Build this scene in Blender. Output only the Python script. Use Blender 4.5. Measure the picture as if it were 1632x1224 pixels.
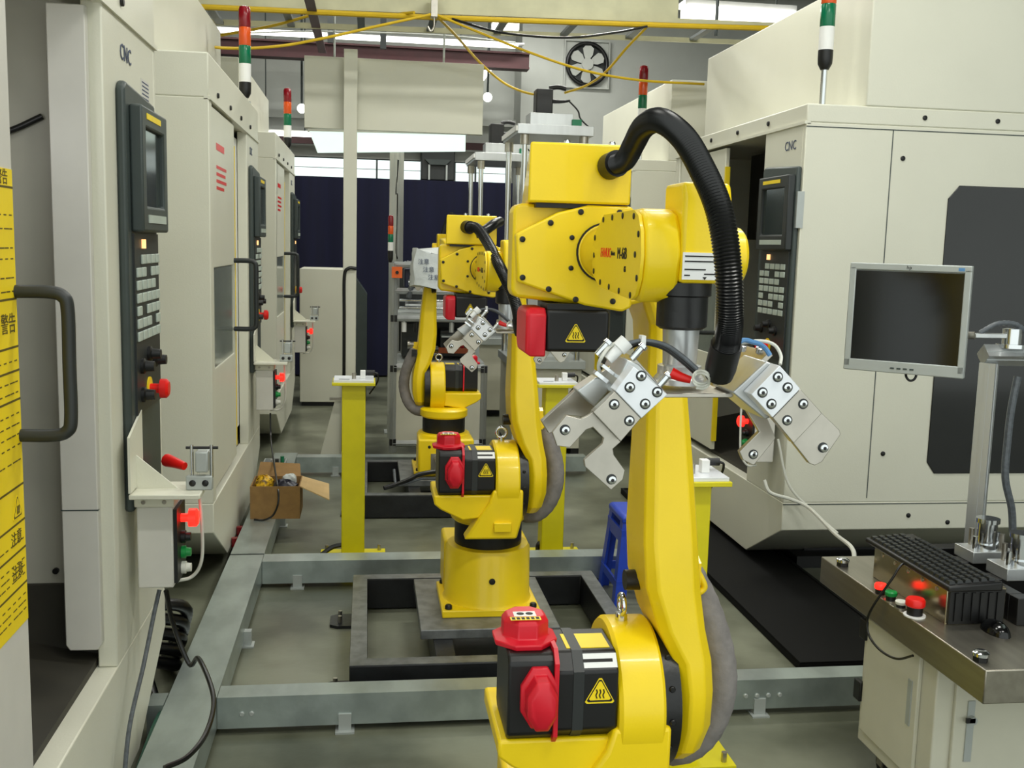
import bpy, bmesh, math, random
from mathutils import Vector, Matrix
random.seed(7)
for o in list(bpy.data.objects): bpy.data.objects.remove(o)
SC = bpy.context.scene
COL = SC.collection
PI = math.pi

# ------------------------------------------------------------------ camera
YAW, PITCH, ROLL, FPX, EYE = 0.1408, 0.1329, -0.0264, 1651.0, Vector((0, 0, 1.55))
def cam_axes():
    cy, sy, cp, sp = math.cos(YAW), math.sin(YAW), math.cos(PITCH), math.sin(PITCH)
    f = Vector((sy*cp, cy*cp, -sp)); r = Vector((cy, -sy, 0)); d = f.cross(r)
    cr, sr = math.cos(ROLL), math.sin(ROLL)
    return cr*r + sr*d, -sr*r + cr*d, f
CR, CD, CF = cam_axes()
cam = bpy.data.cameras.new('camera'); camo = bpy.data.objects.new('camera', cam); COL.objects.link(camo)
cam.sensor_fit = 'HORIZONTAL'; cam.sensor_width = 36; cam.lens = 36*FPX/1632; cam.clip_start = .05
m = Matrix((CR, -CD, -CF)).transposed().to_4x4(); m.translation = EYE
camo.matrix_world = m
SC.camera = camo
def at(px, py, X=None, Y=None, Z=None):
    """point of the place seen at a photograph pixel, on a plane of constant X, Y or Z"""
    d = CR*((px-816)/FPX) + CD*((py-612)/FPX) + CF
    t = X/d.x if X is not None else Y/d.y if Y is not None else (Z-EYE.z)/d.z
    return EYE + d*t

# ------------------------------------------------------------------ world, lights, exposure
SC.view_settings.view_transform = 'Standard'; SC.view_settings.look = 'None'
SC.view_settings.gamma = 1.0; SC.view_settings.use_curve_mapping = False
SC.view_settings.exposure = 0.0
w = bpy.data.worlds.new('World'); SC.world = w; w.use_nodes = True
bg = w.node_tree.nodes['Background']
bg.inputs['Color'].default_value = (.93, 1, .96, 1); bg.inputs['Strength'].default_value = 1.35
LAMP_W = 34.0
def area(name, loc, sx, sy, power, color=(1, 1, .93), rot=(0, 0, 0), parent=None):
    l = bpy.data.lights.new(name, 'AREA'); l.shape = 'RECTANGLE'; l.size = sx; l.size_y = sy
    l.energy = power; l.color = color
    o = bpy.data.objects.new(name, l); COL.objects.link(o); o.location = loc; o.rotation_euler = rot
    if parent: o.parent = parent
    return o

# ------------------------------------------------------------------ materials
def lin(c): return tuple((x/12.92 if x <= .04045 else ((x+.055)/1.055)**2.4) for x in c)
MATS = {}
def mat(name, c, rough=.5, metal=0., var=.06, scale=12., bump=0., bscale=60., emit=None, estr=0., trans=0., spec=.5, stretch=(1, 1, 1), alpha=1., c2=None, coat=0.):
    if name in MATS: return MATS[name]
    M = bpy.data.materials.new(name); M.use_nodes = True; nt = M.node_tree; b = nt.nodes['Principled BSDF']
    col = lin(c)
    b.inputs['Roughness'].default_value = rough; b.inputs['Metallic'].default_value = metal
    b.inputs['Specular IOR Level'].default_value = spec
    b.inputs['Transmission Weight'].default_value = trans; b.inputs['Alpha'].default_value = alpha
    b.inputs['Coat Weight'].default_value = coat
    tc = nt.nodes.new('ShaderNodeTexCoord'); mp = nt.nodes.new('ShaderNodeMapping'); mp.inputs['Scale'].default_value = stretch
    nt.links.new(tc.outputs['Object'], mp.inputs['Vector'])
    if var > 0 or c2:
        n = nt.nodes.new('ShaderNodeTexNoise'); n.inputs['Scale'].default_value = scale; n.inputs['Detail'].default_value = 4
        nt.links.new(mp.outputs[0], n.inputs['Vector'])
        r = nt.nodes.new('ShaderNodeValToRGB')
        lo = lin(c2) if c2 else tuple(x*(1-var) for x in col); hi = col if c2 else tuple(min(1, x*(1+var)) for x in col)
        r.color_ramp.elements[0].color = (*lo, 1); r.color_ramp.elements[1].color = (*hi, 1)
        r.color_ramp.elements[0].position = .36; r.color_ramp.elements[1].position = .64
        nt.links.new(n.outputs['Fac'], r.inputs[0]); nt.links.new(r.outputs[0], b.inputs['Base Color'])
    else: b.inputs['Base Color'].default_value = (*col, 1)
    if bump > 0:
        n2 = nt.nodes.new('ShaderNodeTexNoise'); n2.inputs['Scale'].default_value = bscale; n2.inputs['Detail'].default_value = 3
        bu = nt.nodes.new('ShaderNodeBump'); bu.inputs['Strength'].default_value = bump; bu.inputs['Distance'].default_value = .01
        nt.links.new(mp.outputs[0], n2.inputs['Vector']); nt.links.new(n2.outputs['Fac'], bu.inputs['Height']); nt.links.new(bu.outputs[0], b.inputs['Normal'])
    if emit:
        b.inputs['Emission Color'].default_value = (*lin(emit), 1); b.inputs['Emission Strength'].default_value = estr
    MATS[name] = M; return M
cream = mat('cream_paint', (.865, .86, .795), .42, var=.015, scale=3, bump=.05, bscale=150)
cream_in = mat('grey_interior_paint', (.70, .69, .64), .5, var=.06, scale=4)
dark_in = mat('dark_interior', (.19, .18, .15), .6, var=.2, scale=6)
lav = mat('light_door_panel', (.83, .82, .79), .45, var=.02)
yel = mat('robot_yellow', (.965, .83, .04), .36, var=.03, scale=6, bump=.03, bscale=200, coat=.15)
yel2 = mat('post_yellow', (.86, .81, .02), .42, var=.05, scale=8)
labely = mat('label_yellow', (.98, .86, .10), .45, var=.02)
black = mat('black_plastic', (.045, .045, .05), .42, var=.1)
blackm = mat('black_casting', (.06, .06, .062), .4, var=.15, scale=30, bump=.08)
rub = mat('black_hose_rubber', (.04, .042, .045), .3, var=.1)
ink = mat('black_ink', (.06, .05, .03), .6, var=0)
red = mat('red_plastic', (.83, .07, .16), .4, var=.06)
redb = mat('red_button', (.9, .08, .06), .35, var=.04)
redlit = mat('red_lamp_lit', (1, .12, .08), .3, var=0, emit=(1, .14, .10), estr=2.2)
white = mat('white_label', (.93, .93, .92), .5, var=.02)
alu = mat('aluminium', (.78, .79, .79), .35, metal=.75, var=.05, scale=20, stretch=(1, 1, .1))
alub = mat('bright_aluminium_block', (.90, .91, .93), .38, metal=.3, var=.03)
steel = mat('brushed_steel', (.70, .68, .64), .3, metal=.9, var=.06, scale=30, stretch=(1, .1, 1))
tabsteel = mat('table_stainless', (.62, .60, .55), .32, metal=.9, var=.08, scale=40, stretch=(1, .08, 1))
chrome = mat('chrome', (.86, .87, .88), .14, metal=1., var=.0)
plate_tan = mat('finger_plate_steel', (.72, .70, .66), .34, metal=.8, var=.06, scale=25)
galv = mat('galvanised_channel', (.68, .72, .71), .34, metal=.7, var=.14, scale=9, stretch=(1, .5, 1), bump=.05)
blkfrm = mat('black_steel_frame', (.115, .12, .13), .4, metal=.2, var=.25, scale=14, bump=.1)
frmtop = mat('worn_dark_steel', (.44, .45, .45), .36, metal=.35, var=.25, scale=18)
pgrey = mat('panel_grey', (.235, .27, .265), .45, var=.06)
pgrey2 = mat('panel_dark_grey', (.15, .165, .165), .45, var=.08)
scrm = mat('lcd_screen', (.20, .23, .22), .12, var=.05)
scrb = mat('monitor_screen_off', (.02, .035, .04), .12, var=0)
keym = mat('key_light_grey', (.72, .76, .72), .5, var=.05)
silver = mat('silver_plastic', (.69, .71, .70), .4, metal=.25, var=.03)
glassd = mat('dark_smoked_window', (.10, .105, .10), .1, var=.15, scale=3)
glassw = mat('door_window_glass', (.50, .53, .50), .12, var=.12, scale=5)
concrete = mat('concrete_floor', (.50, .51, .44), .30, var=.1, scale=1.9, bump=.05, bscale=40, c2=(.30, .31, .25))
wallg = mat('grey_wall_paint', (.72, .73, .71), .7, var=.04, scale=3)
walld = mat('ceiling_sheet', (.42, .44, .42), .7, var=.06, scale=3)
redsteel = mat('red_oxide_beam', (.21, .045, .065), .6, var=.1)
navy = mat('navy_curtain', (.02, .03, .17), .85, var=.15, scale=3, stretch=(4, 1, .3))
tubew = mat('lamp_tube', (1, 1, .97), .4, var=0, emit=(1, 1, .97), estr=4.)
ycab = mat('yellow_cable_sheath', (.82, .68, .10), .45, var=.05)
traym = mat('cable_tray_paint', (.74, .73, .60), .5, var=.08, scale=6)
greyfab = mat('grey_sleeve_fabric', (.50, .48, .47), .75, var=.12, scale=30, bump=.3, bscale=50)
card = mat('cardboard', (.55, .42, .24), .75, var=.1, scale=20)
cardl = mat('cardboard_light', (.78, .66, .46), .75, var=.06)
bluep = mat('blue_plastic', (.10, .25, .72), .4, var=.06)
green = mat('green_plastic', (.05, .45, .30), .35, var=.05)
orange = mat('orange_plastic', (.92, .40, .10), .35, var=.05)
rlens = mat('red_lens', (.50, .06, .10), .2, var=.05)
olens = mat('orange_lens', (.85, .33, .10), .2, var=.05)
glens = mat('green_lens', (.02, .42, .28), .2, var=.05)
wcab = mat('white_cable', (.84, .84, .80), .5, var=.03)
gcab = mat('green_hose', (.08, .30, .24), .4, var=.05)
bluec = mat('blue_tube', (.35, .55, .75), .35, var=.04)
bagm = mat('white_plastic_bag', (.80, .82, .82), .35, var=.05, scale=8, bump=.6, bscale=14)
bagy = mat('yellow_bag_print', (.95, .75, .12), .4, c2=(.35, .25, .05), scale=60)
inkb = mat('blue_grey_ink', (.28, .32, .42), .6, var=0)
glow = mat('amber_lamp_lit', (1, .75, .45), .4, var=0, emit=(1, .75, .5), estr=1.5)
gbtn = mat('green_button', (.05, .55, .25), .35, var=.04)
cab_paint = mat('cabinet_paint', (.80, .79, .72), .45, var=.03, scale=6)
corr = mat('corrugated_cable', (.34, .36, .38), .4, var=.2, scale=80)

# ------------------------------------------------------------------ mesh helper
class MB:
    def __init__(s): s.bm = bmesh.new(); s.mi = 0
    def _f(s, vs):
        try: f = s.bm.faces.new(vs); f.material_index = s.mi; return f
        except ValueError: return None
    def box(s, x0, x1, y0, y1, z0, z1):
        v = [s.bm.verts.new((x, y, z)) for x in (x0, x1) for y in (y0, y1) for z in (z0, z1)]
        for q in ((0, 1, 3, 2), (4, 6, 7, 5), (0, 4, 5, 1), (2, 3, 7, 6), (0, 2, 6, 4), (1, 5, 7, 3)): s._f([v[i] for i in q])
        return s
    def obox(s, c, u, v, n, a, b, d):
        """box centred at c with half sizes a, b, d along axes u, v, n"""
        c, u, v, n = Vector(c), Vector(u).normalized(), Vector(v).normalized(), Vector(n).normalized()
        vs = [s.bm.verts.new(c + u*i*a + v*j*b + n*k*d) for i in (-1, 1) for j in (-1, 1) for k in (-1, 1)]
        for q in ((0, 1, 3, 2), (4, 6, 7, 5), (0, 4, 5, 1), (2, 3, 7, 6), (0, 2, 6, 4), (1, 5, 7, 3)): s._f([vs[i] for i in q])
        return s
    def prism(s, plane, pts, d0, d1):
        def V(a, b, d): return (a, d, b) if plane == 'xz' else (d, a, b) if plane == 'yz' else (a, b, d)
        A = [s.bm.verts.new(V(a, b, d0)) for a, b in pts]; B = [s.bm.verts.new(V(a, b, d1)) for a, b in pts]
        s._f(A); s._f(B[::-1]); n = len(pts)
        for i in range(n): s._f([A[i], A[(i+1) % n], B[(i+1) % n], B[i]])
        return s
    def frame(s, outer, inner, plane, d0, d1):
        """rectangular ring: outer and inner are (a0, a1, b0, b1)"""
        def V(a, b, d): return (a, d, b) if plane == 'xz' else (d, a, b) if plane == 'yz' else (a, b, d)
        def ring(r, d): a0, a1, b0, b1 = r; return [s.bm.verts.new(V(a, b, d)) for a, b in ((a0, b0), (a1, b0), (a1, b1), (a0, b1))]
        O0, I0, O1, I1 = ring(outer, d0), ring(inner, d0), ring(outer, d1), ring(inner, d1)
        for i in range(4):
            j = (i+1) % 4
            s._f([O0[i], O0[j], I0[j], I0[i]]); s._f([O1[i], I1[i], I1[j], O1[j]])
            s._f([O0[i], O1[i], O1[j], O0[j]]); s._f([I0[i], I0[j], I1[j], I1[i]])
        return s
    def rev(s, p0, p1, prof, seg=28):
        """surface of revolution about p0->p1: prof is (t along in metres, radius)"""
        p0, p1 = Vector(p0), Vector(p1); a = (p1-p0).normalized()
        u = a.orthogonal().normalized(); v = a.cross(u); rings = []
        for t, r in prof:
            rings.append([s.bm.verts.new(p0 + a*t + (u*math.cos(2*PI*i/seg) + v*math.sin(2*PI*i/seg))*r) for i in range(seg)])
        for A, B in zip(rings, rings[1:]):
            for i in range(seg): s._f([A[i], A[(i+1) % seg], B[(i+1) % seg], B[i]])
        s._f(rings[0][::-1]); s._f(rings[-1]); return s
    def cyl(s, p0, p1, r, r1=None, seg=24):
        return s.rev(p0, p1, [(0, r), ((Vector(p1)-Vector(p0)).length, r if r1 is None else r1)], seg)
    def loft(s, rings):
        R = [[s.bm.verts.new(p) for p in r] for r in rings]; n = len(R[0])
        for A, B in zip(R, R[1:]):
            for i in range(n): s._f([A[i], A[(i+1) % n], B[(i+1) % n], B[i]])
        s._f(R[0][::-1]); s._f(R[-1]); return s
    def tube(s, pts, r, seg=10, sub=8, rib=0., closed=False, taper=None, minlen=.02):
        P = [Vector(p) for p in pts]; path = []
        if len(P) == 2: path = [P[0].lerp(P[1], i/4) for i in range(5)]
        else:
            Q = ([P[-1]] + P + P[:2]) if closed else ([2*P[0]-P[1]] + P + [2*P[-1]-P[-2]])
            for i in range(1, len(Q)-2):
                for k in range(sub):
                    t = k/sub; a, b, c, d = Q[i-1:i+3]
                    path.append(.5*((2*b) + (c-a)*t + (2*a-5*b+4*c-d)*t*t + (3*b-a-3*c+d)*t**3))
            if not closed: path.append(P[-1])
        n = len(path); prev = None; rings = []
        for i, p in enumerate(path):
            tg = (path[(i+1) % n]-path[i-1]) if closed else (path[min(i+1, n-1)]-path[max(i-1, 0)])
            tg.normalize()
            u = tg.orthogonal().normalized() if prev is None else (prev - tg*prev.dot(tg)).normalized()
            prev = u; v = tg.cross(u); f = i/(n-1)
            rr = (r + (taper-r)*f if taper else r)*(1 + (rib*(1 if i % 2 else -1)))
            rings.append([s.bm.verts.new(p + (u*math.cos(2*PI*j/seg) + v*math.sin(2*PI*j/seg))*rr) for j in range(seg)])
        for i in range(n if closed else n-1):
            A, B = rings[i], rings[(i+1) % n]
            for j in range(seg): s._f([A[j], A[(j+1) % seg], B[(j+1) % seg], B[j]])
        if not closed: s._f(rings[0][::-1]); s._f(rings[-1])
        return s
    def sphere(s, c, r, sc=(1, 1, 1), seg=18):
        mtx = Matrix.Translation(c) @ Matrix.Diagonal((r*sc[0], r*sc[1], r*sc[2], 1))
        k = bmesh.ops.create_uvsphere(s.bm, u_segments=seg, v_segments=seg//2, radius=1, matrix=mtx)
        for v in k['verts']:
            for f in v.link_faces: f.material_index = s.mi
        return s
    def text(s, body, size, org, ux, uz, depth=.0006, align='CENTER'):
        c = bpy.data.curves.new('t', 'FONT'); c.body = body; c.size = size; c.extrude = depth
        c.align_x = align; c.align_y = 'CENTER'; c.resolution_u = 2
        o = bpy.data.objects.new('t', c); me = bpy.data.meshes.new_from_object(o)
        ux, uz = Vector(ux).normalized(), Vector(uz).normalized(); n = ux.cross(uz); org = Vector(org)
        vs = [s.bm.verts.new(org + ux*v.co.x + uz*v.co.y + n*v.co.z) for v in me.vertices]
        for p in me.polygons: s._f([vs[i] for i in p.vertices])
        bpy.data.objects.remove(o); bpy.data.curves.remove(c); bpy.data.meshes.remove(me); return s
    def mesh(s, name, mats, org, sharp=38):
        bmesh.ops.recalc_face_normals(s.bm, faces=s.bm.faces)
        org = Vector(org)
        for v in s.bm.verts: v.co -= org
        me = bpy.data.meshes.new(name); s.bm.to_mesh(me); s.bm.free()
        for q in (mats if isinstance(mats, (list, tuple)) else [mats]): me.materials.append(q)
        me.polygons.foreach_set('use_smooth', [True]*len(me.polygons)); me.set_sharp_from_angle(angle=math.radians(sharp))
        return me

def link(name, data, parent=None, loc=(0, 0, 0), rot=(0, 0, 0)):
    o = bpy.data.objects.new(name, data); COL.objects.link(o); o.location = loc; o.rotation_euler = rot
    if parent: o.parent = parent
    return o
def tag(o, label=None, cat=None, group=None, kind=None):
    if label: o['label'] = label
    if cat: o['category'] = cat
    if group: o['group'] = group
    if kind: o['kind'] = kind
    return o
def bev(o, wdt, seg=2):
    if wdt:
        b = o.modifiers.new('bevel', 'BEVEL'); b.width = wdt; b.segments = seg; b.limit_method = 'ANGLE'; b.angle_limit = math.radians(35)
    return o
class T:
    """a thing: an Empty at its base; parts are given in the place's own coordinates"""
    def __init__(s, name, label, cat, org=(0, 0, 0), group=None):
        s.org = Vector(org); s.root = link(name, None, loc=s.org); s.root.empty_display_size = .1
        tag(s.root, label, cat, group)
    def part(s, name, mb, mats, parent=None, bevel=0, label=None, kind=None, sharp=38):
        o = link(name, mb.mesh(name, mats, s.org, sharp), parent or s.root); bev(o, bevel)
        return tag(o, label, kind=kind)
    def many(s, name, mb, mats, spots, parent=None, bevel=0, rot=(0, 0, 0)):
        me = mb.mesh(name, mats, (0, 0, 0)); out = []
        for p in spots:
            out.append(bev(link(name, me, parent or s.root, Vector(p)-s.org, rot), bevel))
        return out
def solo(name, label, cat, mb, mats, org, bevel=0, group=None, kind=None):
    o = link(name, mb.mesh(name, mats, org), loc=org); bev(o, bevel); return tag(o, label, cat, group, kind)
def struct(name, mb, mats, bevel=0, parent=None):
    o = link(name, mb.mesh(name, mats, (0, 0, 0)), parent); bev(o, bevel)
    if not parent: o['kind'] = 'structure'
    return o
def bolt_mb(axis, r=.006, h=.005):
    a = Vector(axis); return MB().rev((0, 0, 0), a, [(0, r), (h*.7, r), (h, r*.75)], 10)
def copy_tree(o, parent=None):
    c = o.copy(); COL.objects.link(c)
    if parent: c.parent = parent
    for ch in list(o.children): copy_tree(ch, c)
    return c

# ------------------------------------------------------------------ the room
struct('floor', MB().box(-6, 9, -2.5, 12.3, -.1, 0), concrete)
struct('wall_left', MB().box(-6.1, -6, -2.5, 12.3, 0, 4.5), wallg)
struct('wall_right', MB().box(9, 9.1, -2.5, 12.3, 0, 4.5), wallg)
struct('ceiling', MB().box(-6, 9, -.5, 12.3, 4.5, 4.6), walld)
b = MB().box(-6, 9, 12.3, 12.45, 0, 2.27).box(-6, 9, 12.3, 12.45, 2.5, 4.5)
for x in (-6, .62, 1.62): b.box(x, {-6: -3.0, .62: 1.0, 1.62: 9}[x], 12.3, 12.45, 2.27, 2.5)
struct('wall_back', b, wallg)
struct('wall_pier', MB().box(1.68, 6, 11.75, 12.3, 0, 4.5), wallg)
for i, (a, c) in enumerate(((-3.0, .62), (1.0, 1.62))):
    f = MB().frame((a, c, 2.27, 2.5), (a+.015, c-.015, 2.28, 2.49), 'xz', 12.33, 12.37)
    x = a+.25
    while x < c-.1: f.box(x-.01, x+.01, 12.335, 12.365, 2.28, 2.49); x += .95
    f.box(a+.01, c-.01, 12.34, 12.36, 2.38, 2.386)
    o = struct('window_%d' % (i+1), f, pgrey)
    g = mat('window_glass', (.97, 1, 1), .05, var=0, trans=1., spec=.3)
    struct('pane', MB().box(a+.015, c-.015, 12.348, 12.352, 2.28, 2.49), g, parent=o)
b = MB().box(-6, 1.68, 12.05, 12.1, 2.62, 2.70); struct('trim_1', b, redsteel)
b = MB().box(-6, 1.68, 11.2, 11.32, 3.42, 3.55).box(-6, 1.68, 11.17, 11.35, 3.55, 3.57).box(-6, 1.68, 11.17, 11.35, 3.40, 3.42); struct('trim_2', b, redsteel)
b = MB().box(-6, 1.68, 12.1, 12.2, 2.9, 2.98); struct('trim_3', b, wallg)
for i in range(5):
    b = MB().box(-6, 9, 3.2+i*2, 3.32+i*2, 4.35, 4.5); struct('trim_%d' % (4+i), b, redsteel)
# dark duct in front of the windows
t = T('air_duct', 'dark grey box duct standing up in the strip window above the navy partition', 'duct', (.79, 12.2, 2.27))
t.part('casing', MB().box(.60, .985, 12.1, 12.28, 2.27, 2.62), pgrey2, bevel=.01)
t.part('hood', MB().prism('xz', [(.64, 2.50), (.70, 2.44), (.88, 2.44), (.94, 2.50)], 12.05, 12.1), pgrey)
t.part('leg', MB().box(.68, .70, 12.06, 12.1, 2.27, 2.44), silver); t.part('leg', MB().box(.88, .90, 12.06, 12.1, 2.27, 2.44), silver)
# navy partition
b = MB(); n = 60; top = []
for k in range(n+1):
    x = -3.5 + 5.15*k/n; y = 12.0 + .018*math.sin(k*1.3)
    top.append((x, y))
bot = [(x, y+.03) for x, y in top[::-1]]
b.prism('xy', top+bot, .02, 2.26)
solo('curtain', 'tall navy blue curtain wall across the far end of the aisle', 'curtain', b, navy, (0, 12, .0))

# ceiling lamps of the hall
lamps = []
for X in (-.6, 1.5):
    for Y in (.6, 3.0, 5.4, 8.4, 10.4):
        t = T('fluorescent_lamp', 'white twin-tube fluorescent lamp hanging from the ceiling, %s row, %s' % (('left', 'right')[X > 0], {.6: 'first from the viewer', 3.0: 'second from the viewer', 5.4: 'third from the viewer', 8.4: 'fourth from the viewer', 10.4: 'farthest'}[Y]), 'lamp', (X, Y, 4.2), 'ceiling lamps')
        t.part('housing', MB().prism('yz', [(Y-.15, 4.2), (Y+.15, 4.2), (Y+.06, 4.27), (Y-.06, 4.27)], X-.65, X+.65), white)
        t.part('hanger', MB().cyl((X-.4, Y, 4.27), (X-.4, Y, 4.5), .008, seg=8), steel); t.part('hanger', MB().cyl((X+.4, Y, 4.27), (X+.4, Y, 4.5), .008, seg=8), steel)
        for dy in (-.07, .07): t.part('tube', MB().cyl((X-.6, Y+dy, 4.175), (X+.6, Y+dy, 4.175), .016, seg=10), tubew)
        area('lamp_light', (0, 0, -.045), 1.2, .22, LAMP_W*(.5 if X < 0 else 1.25)*(1 if Y < 7 else 1.15), parent=t.root)

# far lamps seen under the roof
def bar_lamp(label, c, hx, hz, hy=.05):
    t = T('batten_lamp', label, 'lamp', c, 'lit lamps at the far end')
    t.part('housing', MB().box(c[0]-hx, c[0]+hx, c[1]-hy, c[1]+hy, c[2]+hz*.4, c[2]+hz), white)
    t.part('tube', MB().box(c[0]-hx*.97, c[0]+hx*.97, c[1]-hy*1.2, c[1]+hy*.8, c[2]-hz, c[2]+hz*.4), tubew)
    for k in (-.7, .7): t.part('hanger', MB().cyl((c[0]+k*hx, c[1], c[2]+hz), (c[0]+k*hx, c[1], 4.5), .006, seg=6), pgrey)
    return t
p = at(805, 43, Y=11.0); bar_lamp('short lit batten lamp under the roof above the beige board', p, .14, .035)
p = at(640, 70, Y=11.1); bar_lamp('long lit batten lamp running on top of the dark red roof beam', (-.6, 11.1, 3.62), 2.2, .022)
p = at(1175, 23, Y=8.3); bar_lamp('bright wide lit batten lamp above the cable tray at upper right', p, .46, .075, .09)
p = at(455, 212, Y=11.9); bar_lamp('low lit batten lamp behind the left tower lights', (p.x, p.y, p.z), .30, .03)
for q, lab in (((777, 155), 'small round lit lamp just right of the beige board'), ((481, 173), 'small round lit lamp just left of the beige board')):
    p = at(*q, Y=11.6); t = T('bulkhead_lamp', lab, 'lamp', p)
    t.part('globe', MB().sphere(p, .05), tubew); t.part('bracket', MB().cyl((p.x, p.y, p.z+.04), (p.x, p.y, 4.5), .012, seg=8), pgrey)
p = at(782, 115, Y=11.6); t = T('lamp_reflector', 'white triangular lamp reflector beyond the right edge of the beige board', 'lamp', p)
t.part('reflector', MB().prism('xz', [(p.x-.2, p.z+.1), (p.x+.07, p.z+.1), (p.x-.1, p.z-.13)], p.y, p.y+.05), tubew)
t.part('stem', MB().cyl((p.x-.02, p.y+.02, p.z+.1), (p.x-.02, p.y+.02, 4.5), .01, seg=8), pgrey)

# wall fan
p = at(935, 103, Y=11.72)
t = T('exhaust_fan', 'round six-bladed exhaust fan in a square plate high on the grey wall', 'fan', p)
fx, fz = p.x, p.z
b = MB(); b.frame((fx-.26, fx+.26, fz-.26, fz+.26), (fx-.245, fx+.245, fz-.245, fz+.245), 'xz', 11.70, 11.75).box(fx-.25, fx+.25, 11.735, 11.75, fz-.25, fz+.25)
t.part('mounting_plate', b, wallg)
t.part('ring', MB().tube([(fx+.225*math.cos(a*PI/8), 11.69, fz+.225*math.sin(a*PI/8)) for a in range(16)], .022, closed=True, sub=3), black)
t.part('back_grille', MB().cyl((fx, 11.73, fz), (fx, 11.725, fz), .22), pgrey2)
for k in range(6):
    a = k*PI/3+.5; u = Vector((math.cos(a), 0, math.sin(a))); v = Vector((-math.sin(a), 0, math.cos(a))); c = Vector((fx, 11.69, fz))
    pr = [(.05, -.02), (.10, -.055), (.17, -.065), (.20, -.03), (.20, .03), (.17, .055), (.10, .04), (.05, .02)]
    rg = [[tuple(c+u*a_+v*b_+Vector((0, d+.2*b_, 0))) for a_, b_ in pr] for d in (0, .006)]
    t.part('blade', MB().loft(rg), wallg)
t.part('hub', MB().cyl((fx, 11.665, fz), (fx, 11.72, fz), .065), wallg)

# ------------------------------------------------------------------ overhead cable tray and cables
TY = 7.0
zt = 3.0
t = T('cable_tray', 'long beige overhead cable tray spanning the aisle near the top', 'cable tray', (1, TY, zt))
tl, tr = at(330, 5, Y=TY), at(1400, 44, Y=TY)
zt = 2.98; zr = 3.06
t.part('side_rail', MB().prism('xz', [(-2.2, zt), (2.05, zr+.0), (2.05, zr+.20), (-2.2, zt+.18)], TY, TY+.02).prism('xz', [(2.05, zr), (3.6, zr+.02), (3.6, zr+.05), (2.05, zr+.03)], TY, TY+.02), traym)
t.part('side_rail', MB().prism('xz', [(-2.2, zt), (3.6, zr+.02), (3.6, zr+.05), (-2.2, zt+.04)], TY+.6, TY+.62), traym)
for k in range(12):
    x = -2.0+k*.48; z = zt+.02*(x+2.2)
    t.part('rung', MB().box(x, x+.05, TY+.02, TY+.6, z, z+.02), pgrey)
for k in (1, 5, 9):
    x = -2.0+k*.48+.1
    t.part('hanger_rod', MB().cyl((x, TY+.3, 3.05), (x, TY+.3, 4.5), .012, seg=8), pgrey)
def cable(label, pts, r, m, cat='cable', name='cable', group=None):
    c = Vector(pts[0]); return solo(name, label, cat, MB().tube(pts, r, seg=8), m, c, group=group)
cable('thick yellow cable laid along the front bottom edge of the overhead tray', [(-2.2, TY-.02, zt-.01), (-1, TY-.025, zt+.005), (.4, TY-.025, zt+.02), (2, TY-.025, zt+.055), (3.2, TY-.02, zt+.09)], .018, ycab)
A = lambda px, py, Y: at(px, py, Y=Y)
hub = A(692, 22, 6.9)
cable('orange-yellow cable drooping from the tray hook down to the left edge', [hub, A(600, 42, 6.8), (A(520, 60, 6.7)), A(440, 74, 6.6), A(350, 76, 6.5), A(250, 60, 6.5)], .009, ycab)
cable('slack yellow cable rising from the left to the tray beside the hanger', [A(660, 20, 6.9), A(600, 24, 7.2), A(520, 20, 7.3), A(430, 42, 7.4), A(330, 60, 7.5)], .010, ycab)
cable('yellow cable falling from the tray hook to the black actuator on the press', [hub, A(725, 55, 7.2), A(765, 100, 8.0), A(800, 130, 8.0), A(830, 145, 7.8), A(858, 152, 7.62)], .009, ycab)
cable('long yellow cable sagging across in front of the exhaust fan to the right machines', [hub, A(760, 50, 7.0), A(840, 82, 7.1), A(930, 112, 7.2), A(1020, 128, 7.3), A(1122, 134, 7.4)], .009, ycab)
cable('yellow cable from the press actuator up past the fan to the tray', [A(900, 148, 7.62), A(935, 136, 7.5), A(965, 115, 7.3), A(1000, 75, 7.1), A(1030, 44, 6.96)], .009, ycab)
cable('thin black cable sagging below the tray above the fan', [A(720, 30, 6.94), A(800, 52, 7.0), A(900, 60, 7.0), A(980, 52, 7.0), A(1032, 42, 6.95)], .008, rub)
cable('thin grey wire stretched under the tray above the beige board', [A(330, 55, 8.6), A(500, 50, 8.6), A(700, 56, 8.6), A(822, 68, 8.6)], .006, wallg)
t = T('cable_hook', 'small steel hook clamp gathering the yellow cables under the tray', 'hook', hub)
t.part('clamp', MB().box(hub.x-.02, hub.x+.02, hub.y-.02, hub.y+.05, hub.z-.02, hub.z+.12), steel)
t.part('hook', MB().tube([hub+Vector((0, 0, -.02)), hub+Vector((0, 0, -.08)), hub+Vector((-.02, 0, -.11)), hub+Vector((-.04, 0, -.08))], .007), steel)
pk = A(493, 0, 6.6); pk2 = A(512, 76, 8.6)
solo('roof_brace', 'dull purple-red steel brace slanting down from the roof at upper left', 'brace', MB().obox((pk+pk2)/2, (pk2-pk), (1, 0, 0), (0, 1, .2), (pk2-pk).length/2+.3, .03, .03), redsteel, pk2)
for q, l in (((527, 35), 'short dark hanger strap under the roof beside the slanting brace'), ((611, 45), 'dark hanger strap under the roof above the beige board')):
    p = at(*q, Y=10.8); b = MB().box(p.x-.03, p.x+.03, p.y-.02, p.y+.02, p.z-.2, 4.5)
    solo('hanger_strap', l, 'hanger', b, pgrey2, (p.x, p.y, p.z-.2))

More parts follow.
